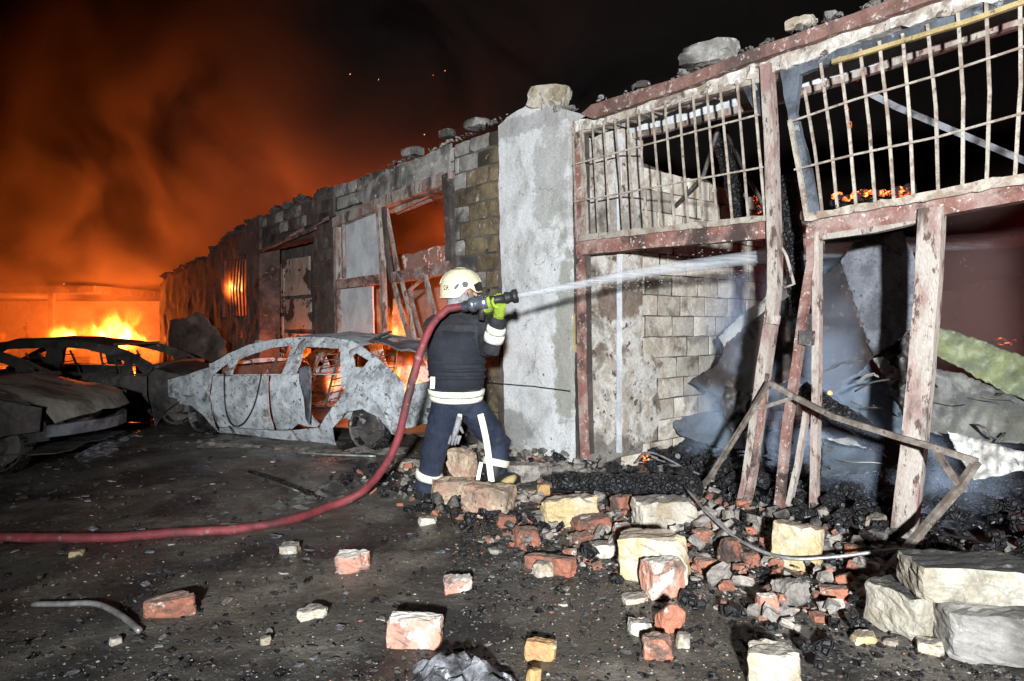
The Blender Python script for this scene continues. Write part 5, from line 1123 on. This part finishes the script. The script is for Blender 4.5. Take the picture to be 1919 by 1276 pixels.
hand('glove', wrL, noz0 + nd * (nl * .42), 1, lime_glove)
band('cuff', [limb_at(elR, wrR, .86), limb_at(elR, wrR, 1.08)], [.062, .056], black)
# glove hanging by the left thigh from a strap
gl = MB()
gp = [A(861, 780, 5.30), A(857, 800, 5.29), A(850, 820, 5.28)]
gl.sweep(gp, [(.022, .03), (.026, .045), (.022, .04)], 10)
for k in range(4): gl.sweep([A(846 + k * 5.5, 816, 5.28), A(841 + k * 5.5, 835 - abs(k - 1.5) * 2, 5.275)], [.013, .010], 7)
gl.sweep([A(862, 800, 5.29), A(868, 812, 5.285)], [.014, .010], 7)
gl.make('spare_glove', greycloth, ff, smooth=True)
tube('glove_clip', [A(862, 776, 5.30), A(861, 786, 5.29)], .02, reflect, ff)
# nozzle
nz = thing('hose_nozzle', 'black fire hose nozzle with silver coupling held by the firefighter', 'nozzle', noz0)
def ringtube(name, ts, rs, mat, seg=20): return tube(name, [noz0 + nd * (nl * t) for t in ts], rs, mat, nz, seg, ez)
ringtube('coupling', [-.02, .02, .03, .12, .13, .22, .23, .30], [.036, .036, .044, .044, .058, .058, .046, .046], steel)
ringtube('coupling_ring', [.30, .31, .46, .47], [.05, .062, .062, .05], steel)
ringtube('barrel', [.46, .5, .60, .78], [.046, .036, .033, .033], rubber)
ringtube('tip', [.76, .78, .83, .84, .90, .91, .99, 1.0], [.036, .046, .046, .040, .040, .052, .054, .044], rubber)
g0 = noz0 + nd * (nl * .40)
tube('pistol_grip', [g0, g0 - ez * .06 - nd * .02, g0 - ez * .13 - nd * .03], [.026, .026, .022], rubber, nz, 10)
tube('bale_handle', [g0 + ez * .03 - Vector((0, .06, 0)), g0 + ez * .085 + nd * .03, g0 + ez * .03 + Vector((0, .06, 0))], .012, rubber, nz, 8)
# hose
hp = [G(-420, 1022), G(-160, 1016), G(0, 1014), G(200, 1014), G(330, 1011), G(440, 1002), G(540, 984), G(615, 958), A(672, 926, 5.2), A(712, 886, 5.12), A(742, 832, 5.05), A(759, 770, 5.0), A(773, 712, 5.0), A(791, 650, 5.06), A(812, 606, 5.14), A(836, 582, 5.2), A(858, 575, 5.21), noz0]
hp = [Vector((p.x, p.y, max(p.z, gz(p.x, p.y) + .028))) for p in hp]
tag(tube('fire_hose', smoothline(hp, 10), .030, hose_m, seg=16, nz=.006), 'dull red fire hose running over the firefighter\'s shoulder to the yard', 'hose')
# water jet
jet_m = bpy.data.materials.new('water_jet'); nt, N_, L_ = nodes(jet_m)
out = add(nt, 'ShaderNodeOutputMaterial'); mx = add(nt, 'ShaderNodeMixShader'); tr = add(nt, 'ShaderNodeBsdfTransparent'); df = add(nt, 'ShaderNodeBsdfTranslucent'); d2 = add(nt, 'ShaderNodeBsdfDiffuse'); ms = add(nt, 'ShaderNodeMixShader')
df.inputs[0].default_value = (.8, .84, .88, 1); d2.inputs[0].default_value = (.62, .66, .70, 1); ms.inputs[0].default_value = .65
L_.new(df.outputs[0], ms.inputs[1]); L_.new(d2.outputs[0], ms.inputs[2]); L_.new(tr.outputs[0], mx.inputs[1]); L_.new(ms.outputs[0], mx.inputs[2]); L_.new(mx.outputs[0], out.inputs[0])
g_ = add(nt, 'ShaderNodeNewGeometry'); mp_ = add(nt, 'ShaderNodeMapping'); mp_.inputs['Scale'].default_value = (3, 3, 40); L_.new(g_.outputs['Position'], mp_.inputs[0])
n_ = noi(nt, mp_.outputs[0], 1.5, 5, .6); lw = add(nt, 'ShaderNodeLayerWeight'); lw.inputs[0].default_value = .35
fc_ = math_(nt, 'SUBTRACT', 1.0, lw.outputs['Facing']); L_.new(math_(nt, 'MULTIPLY', math_(nt, 'MULTIPLY', ramp(nt, n_.outputs[0], .2, .65), .8), math_(nt, 'POWER', fc_, 1.3)), mx.inputs[0])
jp = smoothline([noz1, A(1080, 534, 5.22), A(1200, 511, 5.38), A(1320, 494, 5.55), A(1440, 480, 5.75), A(1600, 466, 6.0), A(1760, 456, 6.4), A(1960, 448, 6.9)], 6)
k_ = len(jp); tag(tube('water_jet', jp, [.018 + .072 * (i / k_) ** .8 for i in range(k_)], jet_m, seg=14), 'straight white water jet from the nozzle into the burnt shop', 'water jet')

r_ = random.Random(77); v, f = [], []
for i in range(1300):                             # droplets breaking away from the jet
    t = r_.random(); k = t * (len(jp) - 2); a = jp[int(k)].lerp(jp[int(k) + 1], k % 1); sp = .012 + .11 * t
    p = a + Vector((r_.gauss(0, sp), r_.gauss(0, sp), r_.gauss(0, sp) - abs(r_.gauss(0, .1)) * t)); q = .0012 + .003 * r_.random(); n0 = len(v)
    v += [p + Vector(o_) * q for o_ in ((2.5, 0, .2), (-2.5, 0, -.2), (0, 1, 0), (0, -1, 0), (0, 0, 1), (0, 0, -1))]
    f += [tuple(n0 + j for j in t_) for t_ in ((0, 2, 4), (2, 1, 4), (1, 3, 4), (3, 0, 4), (2, 0, 5), (1, 2, 5), (3, 1, 5), (0, 3, 5))]
tag(raw('spray', v, f, jet_m, None, (0, 0, 0)), 'fine droplets breaking away from the water jet', 'spray', kind='stuff')

for o in sc.objects:                               # every other top-level object is a thing
    if o.parent is None and 'label' in o and 'kind' not in o: o['kind'] = 'thing'
